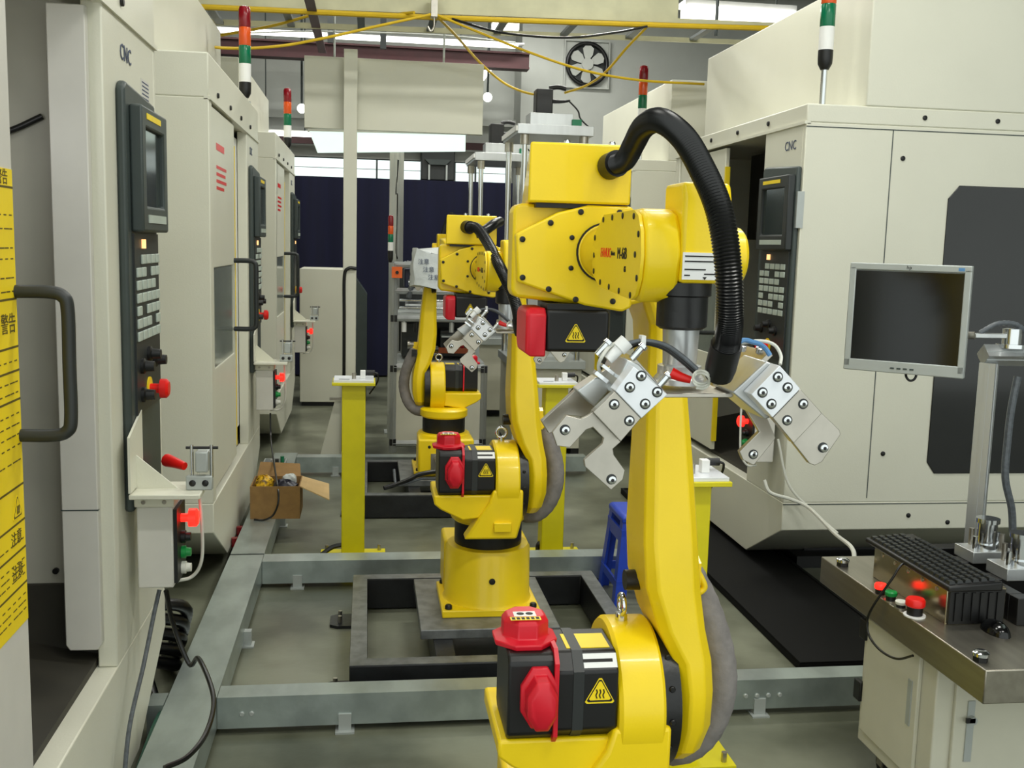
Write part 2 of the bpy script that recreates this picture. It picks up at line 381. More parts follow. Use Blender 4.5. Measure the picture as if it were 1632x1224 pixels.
# ------------------------------------------------------------------ machining centres
ML = 1.95
def wtri(mb, c, ux, uz, s, mi_ink, mi_bg):
    """hot-surface / warning triangle standing on plane ux,uz (ink outline, coloured ground, three wavy marks)"""
    c, ux, uz = Vector(c), Vector(ux).normalized(), Vector(uz).normalized(); n = ux.cross(uz)
    def tri(k, d):
        pts = [(-.5, -.40), (-.44, -.46), (.44, -.46), (.5, -.40), (.05, .42), (-.05, .42)]
        A_ = [mb.bm.verts.new(c+ux*x*s*k+uz*(z*s*k-.0*s)+n*d) for x, z in pts]; mb._f(A_)
        B_ = [mb.bm.verts.new(c+ux*x*s*k+uz*(z*s*k)) for x, z in pts]
        for i in range(6): mb._f([A_[i], A_[(i+1) % 6], B_[(i+1) % 6], B_[i]])
    mb.mi = mi_bg; tri(1.0, .0008); mb.mi = mi_ink; tri(.88, .0012); mb.mi = mi_bg; tri(.74, .0016); mb.mi = mi_ink
    for k in (-1, 0, 1):
        mb.tube([c+ux*(k*.12*s+.02*s)+uz*(-.27*s)+n*.0018, c+ux*(k*.12*s-.02*s)+uz*(-.16*s)+n*.0018, c+ux*(k*.12*s+.02*s)+uz*(-.06*s)+n*.0018, c+ux*(k*.12*s-.01*s)+uz*(.04*s)+n*.0018], .022*s, seg=5, sub=3)
def machine(label, X, Y, flip, door_y, col_y, pan_y, detail, group, sticker=False, inner=(None, None), side_window=False):
    HT = 2.20 if flip else 2.30
    t = T('machining_centre', label, 'machine', (0, 0, 0), group)
    root = t.root
    D = 1.9                                   # depth away from the aisle
    # body shell
    b = MB()
    b.prism('yz', [(0, .41), (0, .28), (.42, .06), (ML-.42, .06), (ML, .28), (ML, .41)], -D, 0)
    b.box(-D, 0, 0, .03, .41, 2.12).box(-D, 0, ML-.03, ML, .41, 2.12)
    b.box(-.05, 0, .03, .08, .41, 2.12)                       # near jamb
    b.box(-.05, 0, col_y, ML-.03, .41, 2.12)                  # column carrying the control panel
    b.box(-D, -D+.03, .03, ML-.03, .41, 2.12)
    t.part('body', b, cream, bevel=.004)
    b = MB().box(-D, 0, 0, ML, 2.12, HT); o = t.part('header', b, cream, bevel=.006)
    sp = [(.001, .25+k*.42, 2.16) for k in range(4)]
    t.many('screw', bolt_mb((1, 0, 0), .012, .008), black, sp, o)
    t.part('lip', MB().box(-.02, .008, 0, ML, 2.112, 2.125), cream)
    t.part('upper_housing', MB().box(-D, -.27, -.30, ML, HT, 2.78) if flip else MB().box(-D, -.25, 0, ML+.30, HT, 2.80), cream, bevel=.006)
    t.part('base', MB().box(-D+.1, -.22, .30, ML-.30, 0, .06).box(-D+.2, -.3, .4, ML-.4, .0, .1), black)
    # interior
    wx = -.97 if flip or sticker else -.125
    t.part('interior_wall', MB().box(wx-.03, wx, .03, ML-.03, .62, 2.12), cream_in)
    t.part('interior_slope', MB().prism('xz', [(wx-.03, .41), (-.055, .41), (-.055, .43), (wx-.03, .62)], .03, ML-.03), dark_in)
    if flip:
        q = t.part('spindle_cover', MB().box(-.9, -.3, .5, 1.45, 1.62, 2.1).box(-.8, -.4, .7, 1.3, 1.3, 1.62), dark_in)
        t.part('bellows', MB().box(-.95, -.2, .95, 1.46, 1.98, 2.02).box(-.95, -.2, .95, 1.46, 1.86, 1.90).box(-.95, -.25, .95, 1.46, 1.74, 1.78), black)
    # door with window, yellow edge, handle
    y0 = max(.085, door_y-.80)
    b = MB().frame((y0, door_y, .45, 2.10), (y0+.05, door_y-.05, .98, 1.42), 'yz', -.03, -.006)
    d = t.part('door', b, lav if sticker else cream, bevel=.004)
    t.part('door_window', MB().box(-.022, -.012, y0+.05, door_y-.05, .98, 1.42), glassw, d)
    if not sticker: t.part('edge_strip', MB().box(-.03, -.004, door_y, door_y+.015, .5, 2.0), labely, d)
    hz0, hz1, hx = (1.165, 1.44, .088) if sticker else (1.10, 1.44, .10)
    if flip: hz0, hz1 = 1.1, 1.4
    hy = door_y-.01 if sticker else door_y-.04
    h = MB().tube([(-.01, hy, hz0), (hx-.035, hy, hz0), (hx-.008, hy, hz0+.008), (hx, hy, hz0+.035), (hx, hy, (hz0+hz1)/2), (hx, hy, hz1-.035), (hx-.008, hy, hz1-.008), (hx-.035, hy, hz1), (-.01, hy, hz1)], .0125, seg=12)
    t.part('handle', h, pgrey2, d, label='black D-shaped handle')
    if sticker:
        ye, s0 = door_y-.002, -.005
        b = MB(); b.box(-.006, -.0045, ye-.30, ye-.004, .80, 1.665)
        b.mi = 1
        for z in (1.63, 1.425, 1.335, 1.29, 1.235, 1.07, 1.00, .945, .875): b.box(-.0045, -.004, ye-.30, ye-.004, z, z+.004)
        for i, z in enumerate((1.58, 1.555, 1.52, 1.50, 1.465, 1.44, 1.31, 1.27, 1.25, 1.21, 1.19, 1.17, 1.15, 1.12, .985-.02, .925, .91, .895, .855, .84, .825)):
            for k in range(10): b.box(-.0045, -.004, ye-.29+k*.029, ye-.29+k*.029+.014+.006*((i*k) % 3), z, z+.0025)
        b.text('警告', .03, (-.0042, ye-.06, 1.648), (0, 1, 0), (0, 0, 1)); b.text('警告', .04, (-.0042, ye-.055, 1.38), (0, 1, 0), (0, 0, 1))
        b.text('注意', .03, (-.0042, ye-.055, .975), (0, 1, 0), (0, 0, 1)); b.text('注意', .03, (-.0042, ye-.055, .91), (0, 1, 0), (0, 0, 1))
        wtri(b, (-.0042, ye-.045, 1.035), (0, 1, 0), (0, 0, 1), .05, 1, 0)
        t.part('warning_sticker', b, [labely, mat('faded_ink', (.36, .31, .08), .6, var=0)], d, label='tall yellow warning sticker with black print')
    # inner shutter
    if sticker:
        yc = col_y-.03
        t.part('column_cover', MB().prism('xz', [(-.122, .485), (-.112, .47), (-.042, .47), (-.032, .485), (-.032, 2.10), (-.122, 2.10)], yc, col_y-.001), lav, bevel=.003)
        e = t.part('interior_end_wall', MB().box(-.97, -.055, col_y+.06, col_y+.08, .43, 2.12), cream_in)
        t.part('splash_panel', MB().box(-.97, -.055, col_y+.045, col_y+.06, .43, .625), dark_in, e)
        t.part('screw', MB().cyl((-.165, col_y+.06, .66), (-.165, col_y+.05, .66), .008), black, e)
        t.part('panel_joint', MB().box(-.123, -.031, yc-.001, yc+.01, .845, .848), pgrey)
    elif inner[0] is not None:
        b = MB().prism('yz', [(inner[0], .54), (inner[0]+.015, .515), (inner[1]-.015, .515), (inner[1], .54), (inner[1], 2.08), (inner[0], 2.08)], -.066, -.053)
        t.part('inner_shutter', b, lav if sticker else white, bevel=.003)  # whiter than the other panels: the strong light on it is painted in
    # control panel
    py0, py1 = pan_y
    b = MB().prism('yz', [(py0, .80), (py1, .80), (py1, 1.93), (py0+.02, 1.95), (py0, 1.93)], .0, .024)
    c = t.part('control_panel', b, pgrey, bevel=.008)
    b = MB().frame((py0+.045, py1-.005, 1.56, 1.895), (py0+.09, py1-.05, 1.63, 1.84), 'yz', .024, .058)
    t.part('display_housing', b, pgrey2 if flip else pgrey, c, bevel=.006)
    t.part('display_screen', MB().box(.03, .045, py0+.09, py1-.05, 1.63, 1.84), scrm, c)
    t.part('yellow_badge', MB().box(.057, .0595, py0+.10, py1-.10, 1.862, 1.878), labely, c)
    t.part('soft_key_row', MB().box(.057, .061, py0+.10, py1-.05, 1.585, 1.607), keym, c)
    t.part('keypad_plate', MB().box(.023, .03, py0+.05, py1-.02, 1.06, 1.555), pgrey2, c)
    t.part('pilot_lamp', MB().box(.03, .036, py0+.14, py0+.17, 1.515, 1.54), glow, c)
    if detail:
        keys = []
        for r_, z in enumerate((1.485, 1.45, 1.415, 1.38, 1.345, 1.31, 1.275)):
            for k in range(5):
                if (r_*3+k*2) % 7 == 0: continue
                keys.append((.03, py0+.085+k*.062, z))
        t.many('key', MB().box(0, .006, -.024, .024, -.013, .013), keym, keys, c, .002)
        t.many('selector_knob', MB().rev((0, 0, 0), (1, 0, 0), [(0, .022), (.008, .022), (.012, .016), (.035, .014)], 14), black, [(.03, py0+.11, 1.19), (.03, py0+.20, 1.215), (.03, py0+.28, 1.19), (.03, py0+.11, 1.11)], c)
    t.part('button_collar', MB().cyl((.03, py0+.20, 1.115), (.034, py0+.20, 1.115), .034), labely, c)
    t.part('emergency_stop_button', MB().rev((.034, py0+.20, 1.115), (1, py0+.20, 1.115), [(0, .014), (.025, .014), (.028, .028), (.045, .028), (.052, .02)], 20), redb, c, label='red mushroom emergency stop')
    # lettering on the column
    b = MB(); b.text('CNC', .06, (.0015, pan_y[0]+.13 if not flip else pan_y[0]+.26, 2.03), (0, 1, 0), (0, 0, 1)); t.part('lettering', b, inkb)
    if sticker:
        b = MB().box(0, .001, py1-.07, py1+.04, 1.94, 2.0); b.mi = 1
        for k in range(5): b.box(.001, .0014, py1-.06, py1+.03, 1.945+k*.011, 1.949+k*.011)
        t.part('data_plate', b, [lav, inkb])
    if not sticker and not flip:
        b = MB()
        for k, (z, ww) in enumerate(((1.93, .16), (1.85, .2), (1.82, .18), (1.79, .2), (1.76, .15))): b.box(-.0055, -.005, door_y-.62, door_y-.62+ww*1.6, z, z+(.03 if k == 0 else .014))
        t.part('door_lettering', b, redb, d)
    if side_window:
        # the side facing the viewer is the ML end
        b = MB()
        for zz in (2.10,): b.box(-D, 0, ML, ML+.002, zz, zz+.004)
        b.box(-.408, -.404, ML, ML+.002, .43, 2.1); b.box(-D, 0, ML, ML+.002, .40, .404)
        t.part('panel_seam', b, pgrey)
        w0 = .69
        b = MB().prism('xz', [(-w0-.04, .545), (-w0, .60), (-w0, 1.81), (-w0-.05, 1.87), (-1.6, 1.87), (-1.6, .545)], ML, ML+.006)
        t.part('side_window', b, glassd, bevel=.002, label='dark smoked side window')
        t.many('screw', bolt_mb((0, 1, 0), .011, .006), black, [(-.46, ML, 1.98), (-.47, ML, .64), (-.62, ML, .345), (-.82, ML, .31), (-.55, ML, 2.16), (-.9, ML, 2.16)])
        t.part('side_label', MB().box(-.01, .022, ML-.012, ML+.004, 1.66, 1.82), silver, label='silver maker plate on the panel edge')
    if sticker:
        l = bpy.data.lights.new('work_lamp_light', 'POINT'); l.energy = 1.1; l.shadow_soft_size = .06; lo = bpy.data.objects.new('work_lamp_light', l); COL.objects.link(lo); lo.parent = root; lo.location = (-.22, .90, 1.80)
        wl = t.part('work_lamp', MB().rev((-.30, .98, 2.06), (-.18, .98, 2.03), [(0, .06), (.03, .065), (.06, .065), (.065, .055)], 20), silver)
        t.part('lamp_lens', MB().rev((-.239, .98, 2.045), (-.18, .98, 2.03), [(.0, .05), (.003, .05)], 20), tubew, wl)
        t.part('air_hose', MB().tube([(-.45, col_y+.05, 1.76), (-.33, col_y+.045, 1.78), (-.24, col_y+.045, 1.80), (-.16, col_y+.05, 1.84)], .008), black)
        t.many('screw', bolt_mb((1, 0, 0), .010, .006), black, [(-.045, .3, 2.11)])
    root.location = (X, Y+(ML if flip else 0), 0)
    if flip: root.rotation_euler = (0, 0, PI)
    return t
G_M = 'machining centres along the aisle'
machine('cream machining centre nearest on the left with open door and yellow warning sticker', -.65, 1.45, False, .622, 1.30, (1.42, 1.81), True, G_M, True, (1.085, 1.40))
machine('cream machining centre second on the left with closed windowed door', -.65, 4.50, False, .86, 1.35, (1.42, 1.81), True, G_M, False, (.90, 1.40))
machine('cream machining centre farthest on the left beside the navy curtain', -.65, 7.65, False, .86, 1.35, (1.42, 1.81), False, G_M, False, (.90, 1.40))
machine('large cream machining centre on the right behind the monitor with dark side window', 1.90, 4.43, True, .90, 1.48, (1.53, 1.935), True, G_M, side_window=True)
machine('cream machining centre farther right, mostly behind the nearest robot', 1.92, 7.55, True, .90, 1.48, (1.53, 1.935), False, G_M)

def tower(label, x, y, z, pole, k=1.):
    t = T('tower_light', label, 'tower light', (x, y, z), 'signal tower lights')
    r = .033*k
    if pole:
        t.part('pole', MB().cyl((x, y, z), (x, y, z+pole), .014), chrome)
        t.part('foot', MB().cyl((x, y, z), (x, y, z+.012), .03), silver)
    zz = z+pole
    t.part('socket', MB().rev((x, y, zz), (x, y, zz+1), [(0, r*.55), (.025, r*.95), (.05, r), (.085, r)], 20), black); zz += .085
    t.part('buzzer_ring', MB().cyl((x, y, zz), (x, y, zz+.10*k), r), white); zz += .10*k
    for n_, mm in (('green_lens', glens), ('orange_lens', olens), ('red_lens', rlens)):
        t.part(n_, MB().rev((x, y, zz), (x, y, zz+1), [(0, r*.95), (.004, r), (.094*k, r), (.098*k, r*.95)], 20), mm); zz += .098*k
    t.part('cap', MB().rev((x, y, zz), (x, y, zz+1), [(0, r*.95), (.012, r*.85), (.018, r*.4)], 20), rlens)
tower('red, orange and green tower light on the second left machining centre', -.685, 6.12, 2.30, .03)
tower('red, orange and green tower light on the farthest left machining centre', -.685, 9.25, 2.30, .03)
tower('tower light on a chrome pole on the large right machining centre, its top cut off', 2.02, 4.55, 2.20, .165)
tower('tower light showing above the top of the big black robot hose', 2.02, 7.72, 2.20, .20)
tower('small tower light against the tall aluminium post beyond the third robot', .165, 7.62, 1.405, .0, .6)

# push-button boxes and their brackets under the control panels
def button_box(label, X, Y, flip=False):
    s = -1 if flip else 1
    t = T('push_button_box', label, 'button box', (0, 0, 0), 'push-button boxes beside the machines')
    b = MB().box(.03, .125, 0, .15, .585, .815)
    c = t.part('box', b, lav, bevel=.004)
    t.part('lid', MB().box(.025, .13, -.004, .154, .815, .845), cream, c, bevel=.003)
    t.many('screw', bolt_mb((0, -1, 0), .006, .004), steel, [(.05, -.004, .83), (.105, -.004, .83)], c)
    t.part('front_plate', MB().box(.125, .135, .01, .14, .595, .805), black)
    t.part('lit_stop_button', MB().rev((.135, .075, .765), (1, .075, .765), [(0, .012), (.02, .012), (.022, .026), (.042, .026), (.048, .018)], 18), redlit, label='lit red stop button')
    for z, mm in ((.71, black), (.665, gbtn), (.62, wcab)):
        t.part('push_button', MB().rev((.135, .075, z), (1, .075, z), [(0, .018), (.012, .018), (.013, .013), (.026, .012)], 16), mm)
    t.part('conduit', MB().tube([(.10, .12, .565), (.15, .14, .57), (.18, .13, .62), (.185, .12, .72), (.18, .10, .86), (.178, .09, .90)], .005), wcab)
    t.root.location = (X, Y, 0)
    if flip: t.root.rotation_euler = (0, 0, PI); t.root.location = (X, Y+.15, 0)
def sensor_bracket(label, X, Y, flip=False):
    t = T('sensor_bracket', label, 'bracket', (0, 0, 0), 'sensor brackets under the control panels')
    t.part('back_plate', MB().prism('yz', [(0, .87), (.16, .87), (.16, 1.07), (0, 1.02)], .026, .032), cream)
    t.part('shelf', MB().box(.026, .21, 0, .16, .852, .866), cream, bevel=.003)
    t.part('gusset', MB().prism('xz', [(.03, .866), (.14, .866), (.03, .96)], .075, .08), cream)
    b = MB().box(.165, .235, .05, .075, .866, .905); c = t.part('clamp_block', b, silver, bevel=.003)
    t.many('screw', bolt_mb((0, -1, 0), .009, .004), black, [(.183, .05, .886), (.217, .05, .886)], c)
    t.part('rod', MB().cyl((.18, .062, .90), (.18, .062, .99), .005), chrome); t.part('rod', MB().cyl((.232, .062, .90), (.232, .062, .99), .005), chrome)
    t.part('cross_bar', MB().cyl((.165, .062, .982), (.25, .062, .982), .004), black)
    t.part('sensor_body', MB().box(.19, .224, .05, .12, .915, .972), silver, bevel=.004)
    t.root.location = (X, Y, 0)
    if flip: t.root.rotation_euler = (0, 0, PI)
for Y, l, dz in ((2.87, 'nearest left machining centre', 0), (5.95, 'second left machining centre', 0), (9.07, 'farthest left machining centre', 0)):
    button_box('white push-button box with glowing red stop button at the %s' % l, -.65, Y)
    sensor_bracket('cream bracket with silver sensor clamp at the %s' % l, -.65, Y-.07)
button_box('push-button box with glowing red stop button at the right machine behind the gripper', 1.90, 4.50, True)
p = at(278, 758, X=-.56)
solo('air_gun', 'red plastic nozzle lying on the bracket at the nearest left machine', 'nozzle', MB().tube([(p.x-.03, p.y+.05, .886), (p.x, p.y+.02, .884), (p.x+.03, p.y, .878)], .020, taper=.012), redb, (p.x, p.y, .866))

# ------------------------------------------------------------------ steel channels on the floor
def channel(label, x0, x1, y0, y1, foot, along, holes=()):
    t = T('floor_channel', label, 'channel', ((x0+x1)/2, (y0+y1)/2, 0), 'galvanised floor channels')
    b = MB(); z0 = .022; z1 = .125; w_ = .004
    if along == 'x': b.box(x0, x1, y0, y1, z1-w_, z1).box(x0, x1, y0, y0+w_, z0, z1-w_).box(x0, x1, y1-w_, y1, z0, z1-w_)
    else: b.box(x0, x1, y0, y1, z1-w_, z1).box(x0, x0+w_, y0, y1, z0, z1-w_).box(x1-w_, x1, y0, y1, z0, z1-w_)
    t.part('profile', b, galv)
    for fx_, fy_ in foot: t.part('foot', MB().box(fx_-.02, fx_+.02, fy_-.003, fy_+.03, 0, .06).box(fx_-.03, fx_+.03, fy_-.02, fy_+.04, 0, .006), silver)
    if holes: t.many('bolt', bolt_mb((0, -1, 0), .008, .006), silver, [(x, y0, .07) for x in holes])
channel('galvanised channel across the aisle in front of the middle robot', -.455, 1.9, 3.17, 3.26, [(-.06, 3.165), (.5, 3.165), (1.32, 3.165)], 'x', (-.38, -.35, 1.0, 1.27, 1.31, 1.35, 1.39))
channel('galvanised channel across the aisle behind the middle robot', -.455, 1.5, 4.575, 4.69, [(-.30, 4.57), (.6, 4.57)], 'x')
channel('galvanised channel across the aisle beside the farthest robot', -.455, 1.5, 6.85, 6.95, [(-.2, 6.845), (1.2, 6.845)], 'x')
channel('long galvanised channel running along the left machines, near length', -.607, -.457, .6, 4.68, [(-.45, 1.9), (-.45, 3.9)], 'y')
channel('long galvanised channel running along the left machines, far length', -.607, -.457, 4.70, 7.0, [(-.45, 5.6)], 'y')
channel('short galvanised cross piece between the left rail and the nearest left machine', -.66, -.61, 3.13, 3.22, [], 'x')

# black base frames under the robots
def base_frame(label, X, Y):
    t = T('robot_base_frame', label, 'base frame', (X, Y, 0), 'black robot base frames')
    x0, x1, y0, y1 = X-.52, X+.52, Y-.51, Y+.46; h = .135; w_ = .06
    b = MB().frame((x0, x1, y0, y1), (x0+w_, x1-w_, y0+w_, y1-w_), 'xy', 0.005, h); t.part('outer_frame', b, blkfrm, bevel=.004)
    b = MB().frame((x0+.001, x1-.001, y0+.001, y1-.001), (x0+w_-.001, x1-w_+.001, y0+w_-.001, y1-w_+.001), 'xy', h, h+.002); t.part('worn_top', b, frmtop)
    for sx in (-1, 1): t.part('cross_member', MB().box(X+sx*.19-.035, X+sx*.19+.035, y0+w_, y1-w_, .01, h), blkfrm, bevel=.003)
    t.part('mounting_plate', MB().box(X-.27, X+.24, Y-.29, Y+.29, h, h+.035), frmtop, bevel=.003)
    for px_, py_ in ((x0-.04, y0+.10), (x0-.04, y1-.2)):
        f = t.part('levelling_pad', MB().prism('xy', [(px_-.05, py_-.05), (px_-.02, py_-.07), (px_+.04, py_-.07), (px_+.04, py_+.07), (px_-.02, py_+.07), (px_-.05, py_+.05)], 0, .012), blkfrm)
        t.part('anchor_bolt', MB().cyl((px_-.01, py_+.03, .012), (px_-.01, py_+.03, .04), .008, seg=8).cyl((px_-.01, py_-.03, .012), (px_-.01, py_-.03, .04), .008, seg=8), steel, f)
base_frame('black steel base frame under the nearest robot, below the picture edge', .47, 2.0)
base_frame('black steel base frame under the middle robot, worn grey on top', .47, 3.87)
base_frame('black steel base frame under the farthest robot', .47, 6.25)

# ------------------------------------------------------------------ robots
RO = Vector((.47, 2.0, .17))
def robot(label, org, flip, dz, hose, turn=False):
    org = Vector(org)
    t = T('industrial_robot', label, 'robot', (0, 0, 0), 'yellow articulated robots')
    # --- foot
    b = MB().box(-.185, .185, -.175, .175, 0, .028); f = t.part('base_plate', b, yel, bevel=.004)
    t.many('bolt', bolt_mb((0, 0, 1), .014, .016), black, [(sx*.16, sy*.15, .028) for sx in (-1, 1) for sy in (-1, 1)], f)
    b = MB().rev((0, 0, .028), (0, 0, 1), [(0, .172), (.01, .166), (.20, .163), (.213, .155), (.217, .125)], 40)
    f = t.part('pedestal', b, yel)
    b = MB().loft([[(x, y, z) for x, y in ((-.165, .05), (-.165, .24), (.165, .24), (.165, .05))] for z in (.028, .235)])
    t.part('connector_housing', b, yel, f, bevel=.012)
    t.part('connector_plate', MB().box(-.09, .09, .24, .246, .05, .15), steel, f)
    t.part('connector', MB().rev((-.03, .246, .12), (-.03, 1, .12), [(0, .03), (.02, .03), (.025, .022), (.06, .02)], 16).rev((.05, .246, .12), (.05, 1, .12), [(0, .024), (.05, .02)], 14).rev((-.01, .246, .07), (-.01, 1, .07), [(0, .022), (.05, .018)], 14), steel, f)
    t.many('bolt', bolt_mb((0, 1, 0), .009, .006), black, [(-.10, .24, .19), (.10, .24, .19)], f)
    t.part('plug', MB().rev((0, -.165, .135), (0, -1, .135), [(0, .012), (.004, .012), (.006, .005)], 10), ink, f)
    t.part('swivel_collar', MB().rev((0, 0, .235), (0, 0, 1), [(0, .128), (.02, .130), (.10, .130), (.105, .12)], 40), blackm)
    # --- turret
    b = MB().rev((0, 0, .335), (0, 0, 1), [(0, .135), (.01, .145), (.045, .145), (.055, .13)], 40)
    tu = t.part('turret', b, yel)
    b = MB().prism('xz', [(-.115, .318), (.078, .318), (.098, .40), (.098, .50), (-.012, .50), (-.025, .455)], -.238, -.165)
    t.part('front_bracket', b, yel, tu, bevel=.008)
    t.part('cable_cover', MB().box(-.008, .055, -.252, -.238, .348, .382), yel, tu, bevel=.002)
    t.part('motor_shelf', MB().prism('xz', [(-.225, .445), (-.225, .478), (.0, .478), (.0, .40), (-.12, .385), (-.20, .425)], -.22, .02), yel, tu, bevel=.006)
    # ring round the shoulder axis (along x)
    sy, sz = -.09, .505
    b = MB().rev((-.006, sy, sz), (1, sy, sz), [(0, .125), (.003, .146), (.010, .152), (.086, .152), (.092, .147)], 56)
    ri = t.part('shoulder_housing', b, yel)
    b = MB().rev((.084, sy, sz), (1, sy, sz), [(0, .136), (.036, .136)], 48); t.part('shoulder_bearing', b, blackm)
    t.many('bolt', bolt_mb((0, -1, 0), .006, .006), black, [(.102, sy-.135*math.cos(a), sz+.135*math.sin(a)) for a in (-.9, -.45, 0, .45, .9)])
    e = MB().tube([(.03+(0 if turn else .019*math.cos(a*PI/6)), sy+(.019*math.cos(a*PI/6) if turn else 0), sz+.182+.019*math.sin(a*PI/6)) for a in range(12)], .0055, closed=True, sub=3).cyl((.03, sy, sz+.148), (.03, sy, sz+.165), .012)
    t.part('lifting_eye', e, chrome, ri)
    # shoulder motor with red connector caps
    c8 = lambda cy, cz, h, k: [(cy-h, cz-k), (cy-k, cz-h), (cy+k, cz-h), (cy+h, cz-k), (cy+h, cz+k), (cy+k, cz+h), (cy-k, cz+h), (cy-h, cz+k)]
    mo = t.part('shoulder_motor', MB().prism('yz', c8(-.145, .555, .085, .055), -.135, -.02), black, bevel=.004)
    t.part('motor_band', MB().prism('yz', c8(-.145, .555, .0865, .056), -.105, -.085), pgrey2, mo)
    t.part('motor_end', MB().prism('yz', c8(-.145, .56, .082, .068), -.225, -.137), black, mo, bevel=.005)
    t.part('flange_gasket', MB().prism('yz', c8(-.145, .56, .092, .07), -.141, -.133), red, mo)
    cc = (-.185, -.145)
    b = MB().loft([[(cc[0]+r_*math.cos(PI/8+a*PI/4), cc[1]+r_*math.sin(PI/8+a*PI/4), z) for a in range(8)] for r_, z in ((.062, .642), (.064, .652), (.046, .658), (.046, .685), (.038, .695))])
    t.part('red_cap', b, red, mo, bevel=.002)
    b = MB().box(-.217, -.160, -.185, -.168, .695, .6955); b.mi = 1; b.box(-.208, -.166, -.165, -.14, .695, .6955); b.mi = 2
    for k in range(6): b.box(-.214+k*.009, -.208+k*.009, -.182, -.171, .6955, .6958)
    b.cyl((-.195, -.152, .6955), (-.195, -.152, .6958), .007).cyl((-.178, -.152, .6955), (-.178, -.152, .6958), .007)
    t.part('cap_label', b, [labely, white, ink], mo)
    fc = (-.168, .565)
    b = MB().loft([[(fc[0]+r_*.75*math.cos(PI/8+a*PI/4), y, fc[1]+r_*1.25*math.sin(PI/8+a*PI/4)) for a in range(8)] for r_, y in ((.050, -.225), (.050, -.236), (.040, -.24), (.040, -.272), (.030, -.28))])
    t.part('red_connector', b, red, mo, bevel=.002)
    b = MB().box(-.112, -.03, -.19, -.12, .640, .6412); b.mi = 1; b.obox((-.058, -.2150, .6252), (1, 0, 0), (0, 1, 1), (0, -1, 1), .036, .014, .0009); b.mi = 2; b.obox((-.058, -.2157, .6259), (1, 0, 0), (0, 1, 1), (0, -1, 1), .028, .003, .0009)
    t.part('top_label', b, [labely, white, ink], mo)
    b = MB(); wtri(b, (-.055, -.2306, .575), (1, 0, 0), (0, 0, 1), .055, 1, 0); t.part('hot_surface_label', b, [labely, ink], mo, label='yellow hot-surface triangle')
    mo.location.x += .014
    # --- lower arm: lofted chamfered sections
    def sec(x0, x1, y0, y1, z, k):
        return [(x0+k, y0, z), (x1-k, y0, z), (x1, y0+k, z), (x1, y1-k, z), (x1-k, y1, z), (x0+k, y1, z), (x0, y1-k, z), (x0, y0+k, z)]
    top = 1.345+dz
    S = [(.118, .165, -.15, -.04, sz-.115, .016), (.118, .180, -.185, .0, sz-.085, .02), (.118, .192, -.205, .02, sz-.03, .024), (.118, .193, -.207, .025, sz+.04, .024), (.112, .188, -.20, .02, sz+.10, .022),
         (.082, .175, -.19, .01, sz+.16, .02), (.056, .163, -.185, .0, sz+.24, .02), (.050, .156, -.175, .0, sz+.33, .018), (.053, .147, -.15, .0, .98+dz*.5, .018), (.056, .134, -.13, .0, 1.12+dz, .016), (.055, .11, -.125, .03, 1.24+dz, .014), (.03, .10, -.14, .03, 1.30+dz, .014), (.02, .10, -.15, .03, top, .014)]
    ar = t.part('lower_arm', MB().loft([sec(*q) for q in S]), yel, bevel=.004, sharp=24)
    t.part('arm_plug', MB().cyl((.07, -.085, .735), (.035, -.085, .735), .020), blackm, ar)
    t.many('bolt', bolt_mb((1, 0, 0), .006, .004), black, [(.168, -.02, .71)], ar)
    t.part('arm_hook', MB().prism('yz', [(-.10, .70), (-.08, .70), (-.08, .78), (-.10, .77)], .15, .185).tube([(.165, -.09, .775), (.19, -.09, .735), (.195, -.09, .715), (.17, -.09, .70)], .007), yel, ar)
    # grey fabric sleeve hanging beside the arm
    t.part('cable_sleeve', MB().tube([(.178, -.04, .73), (.212, -.06, .66), (.238, -.08, .57), (.240, -.09, .49), (.215, -.08, .41), (.17, -.06, .365), (.11, -.02, .36)], .033, seg=14, sub=6, rib=.02), greyfab)
    t.part('sleeve_clip', MB().box(.17, .2, -.03, .0, .70, .74), blackm)
    t.part('elbow_cable', MB().tube([(.075, .045, 1.12+dz), (.085, -.0, 1.22+dz), (.082, -.03, 1.30+dz)], .015), rub)
    # --- elbow casting
    z = lambda q: q+dz
    b = MB().loft([[(x, y, z(q)) for x, q in P_] for P_, y in (
        ([(-.213, 1.29), (-.221, 1.30), (-.221, 1.443), (-.212, 1.453), (-.03, 1.452), (.03, 1.44), (.03, 1.29), (-.02, 1.276), (-.06, 1.276)], -.205),
        ([(-.213, 1.29), (-.221, 1.30), (-.221, 1.443), (-.212, 1.453), (-.03, 1.452), (.03, 1.44), (.03, 1.29), (-.02, 1.276), (-.06, 1.276)], -.15),
        ([(-.172, 1.295), (-.182, 1.305), (-.182, 1.43), (-.165, 1.447), (-.03, 1.447), (.03, 1.435), (.03, 1.295), (-.02, 1.28), (-.06, 1.28)], .04),
        ([(-.155, 1.31), (-.165, 1.32), (-.165, 1.42), (-.15, 1.435), (-.03, 1.435), (.02, 1.42), (.02, 1.31), (-.02, 1.30), (-.06, 1.30)], .09))])
    ca = t.part('elbow_casting', b, yel, bevel=.01)
    P_ = [(-.219, 1.400), (-.148, 1.438), (-.095, 1.452), (-.020, 1.452), (-.008, 1.44), (-.012, 1.278), (-.028, 1.27), (-.095, 1.280), (-.214, 1.318)]
    P_ = [(x, z(q)) for x, q in P_]
    t.part('cover_plate', MB().prism('xz', P_, -.232, -.203), yel, ca, bevel=.004)
    t.many('bolt', bolt_mb((0, -1, 0), .0052, .0025), black, [(x, -.232, z(q)) for x, q in ((-.208, 1.391), (-.160, 1.420), (-.108, 1.440), (-.04, 1.441), (-.206, 1.326), (-.160, 1.307), (-.112, 1.290), (-.046, 1.288))], ca)
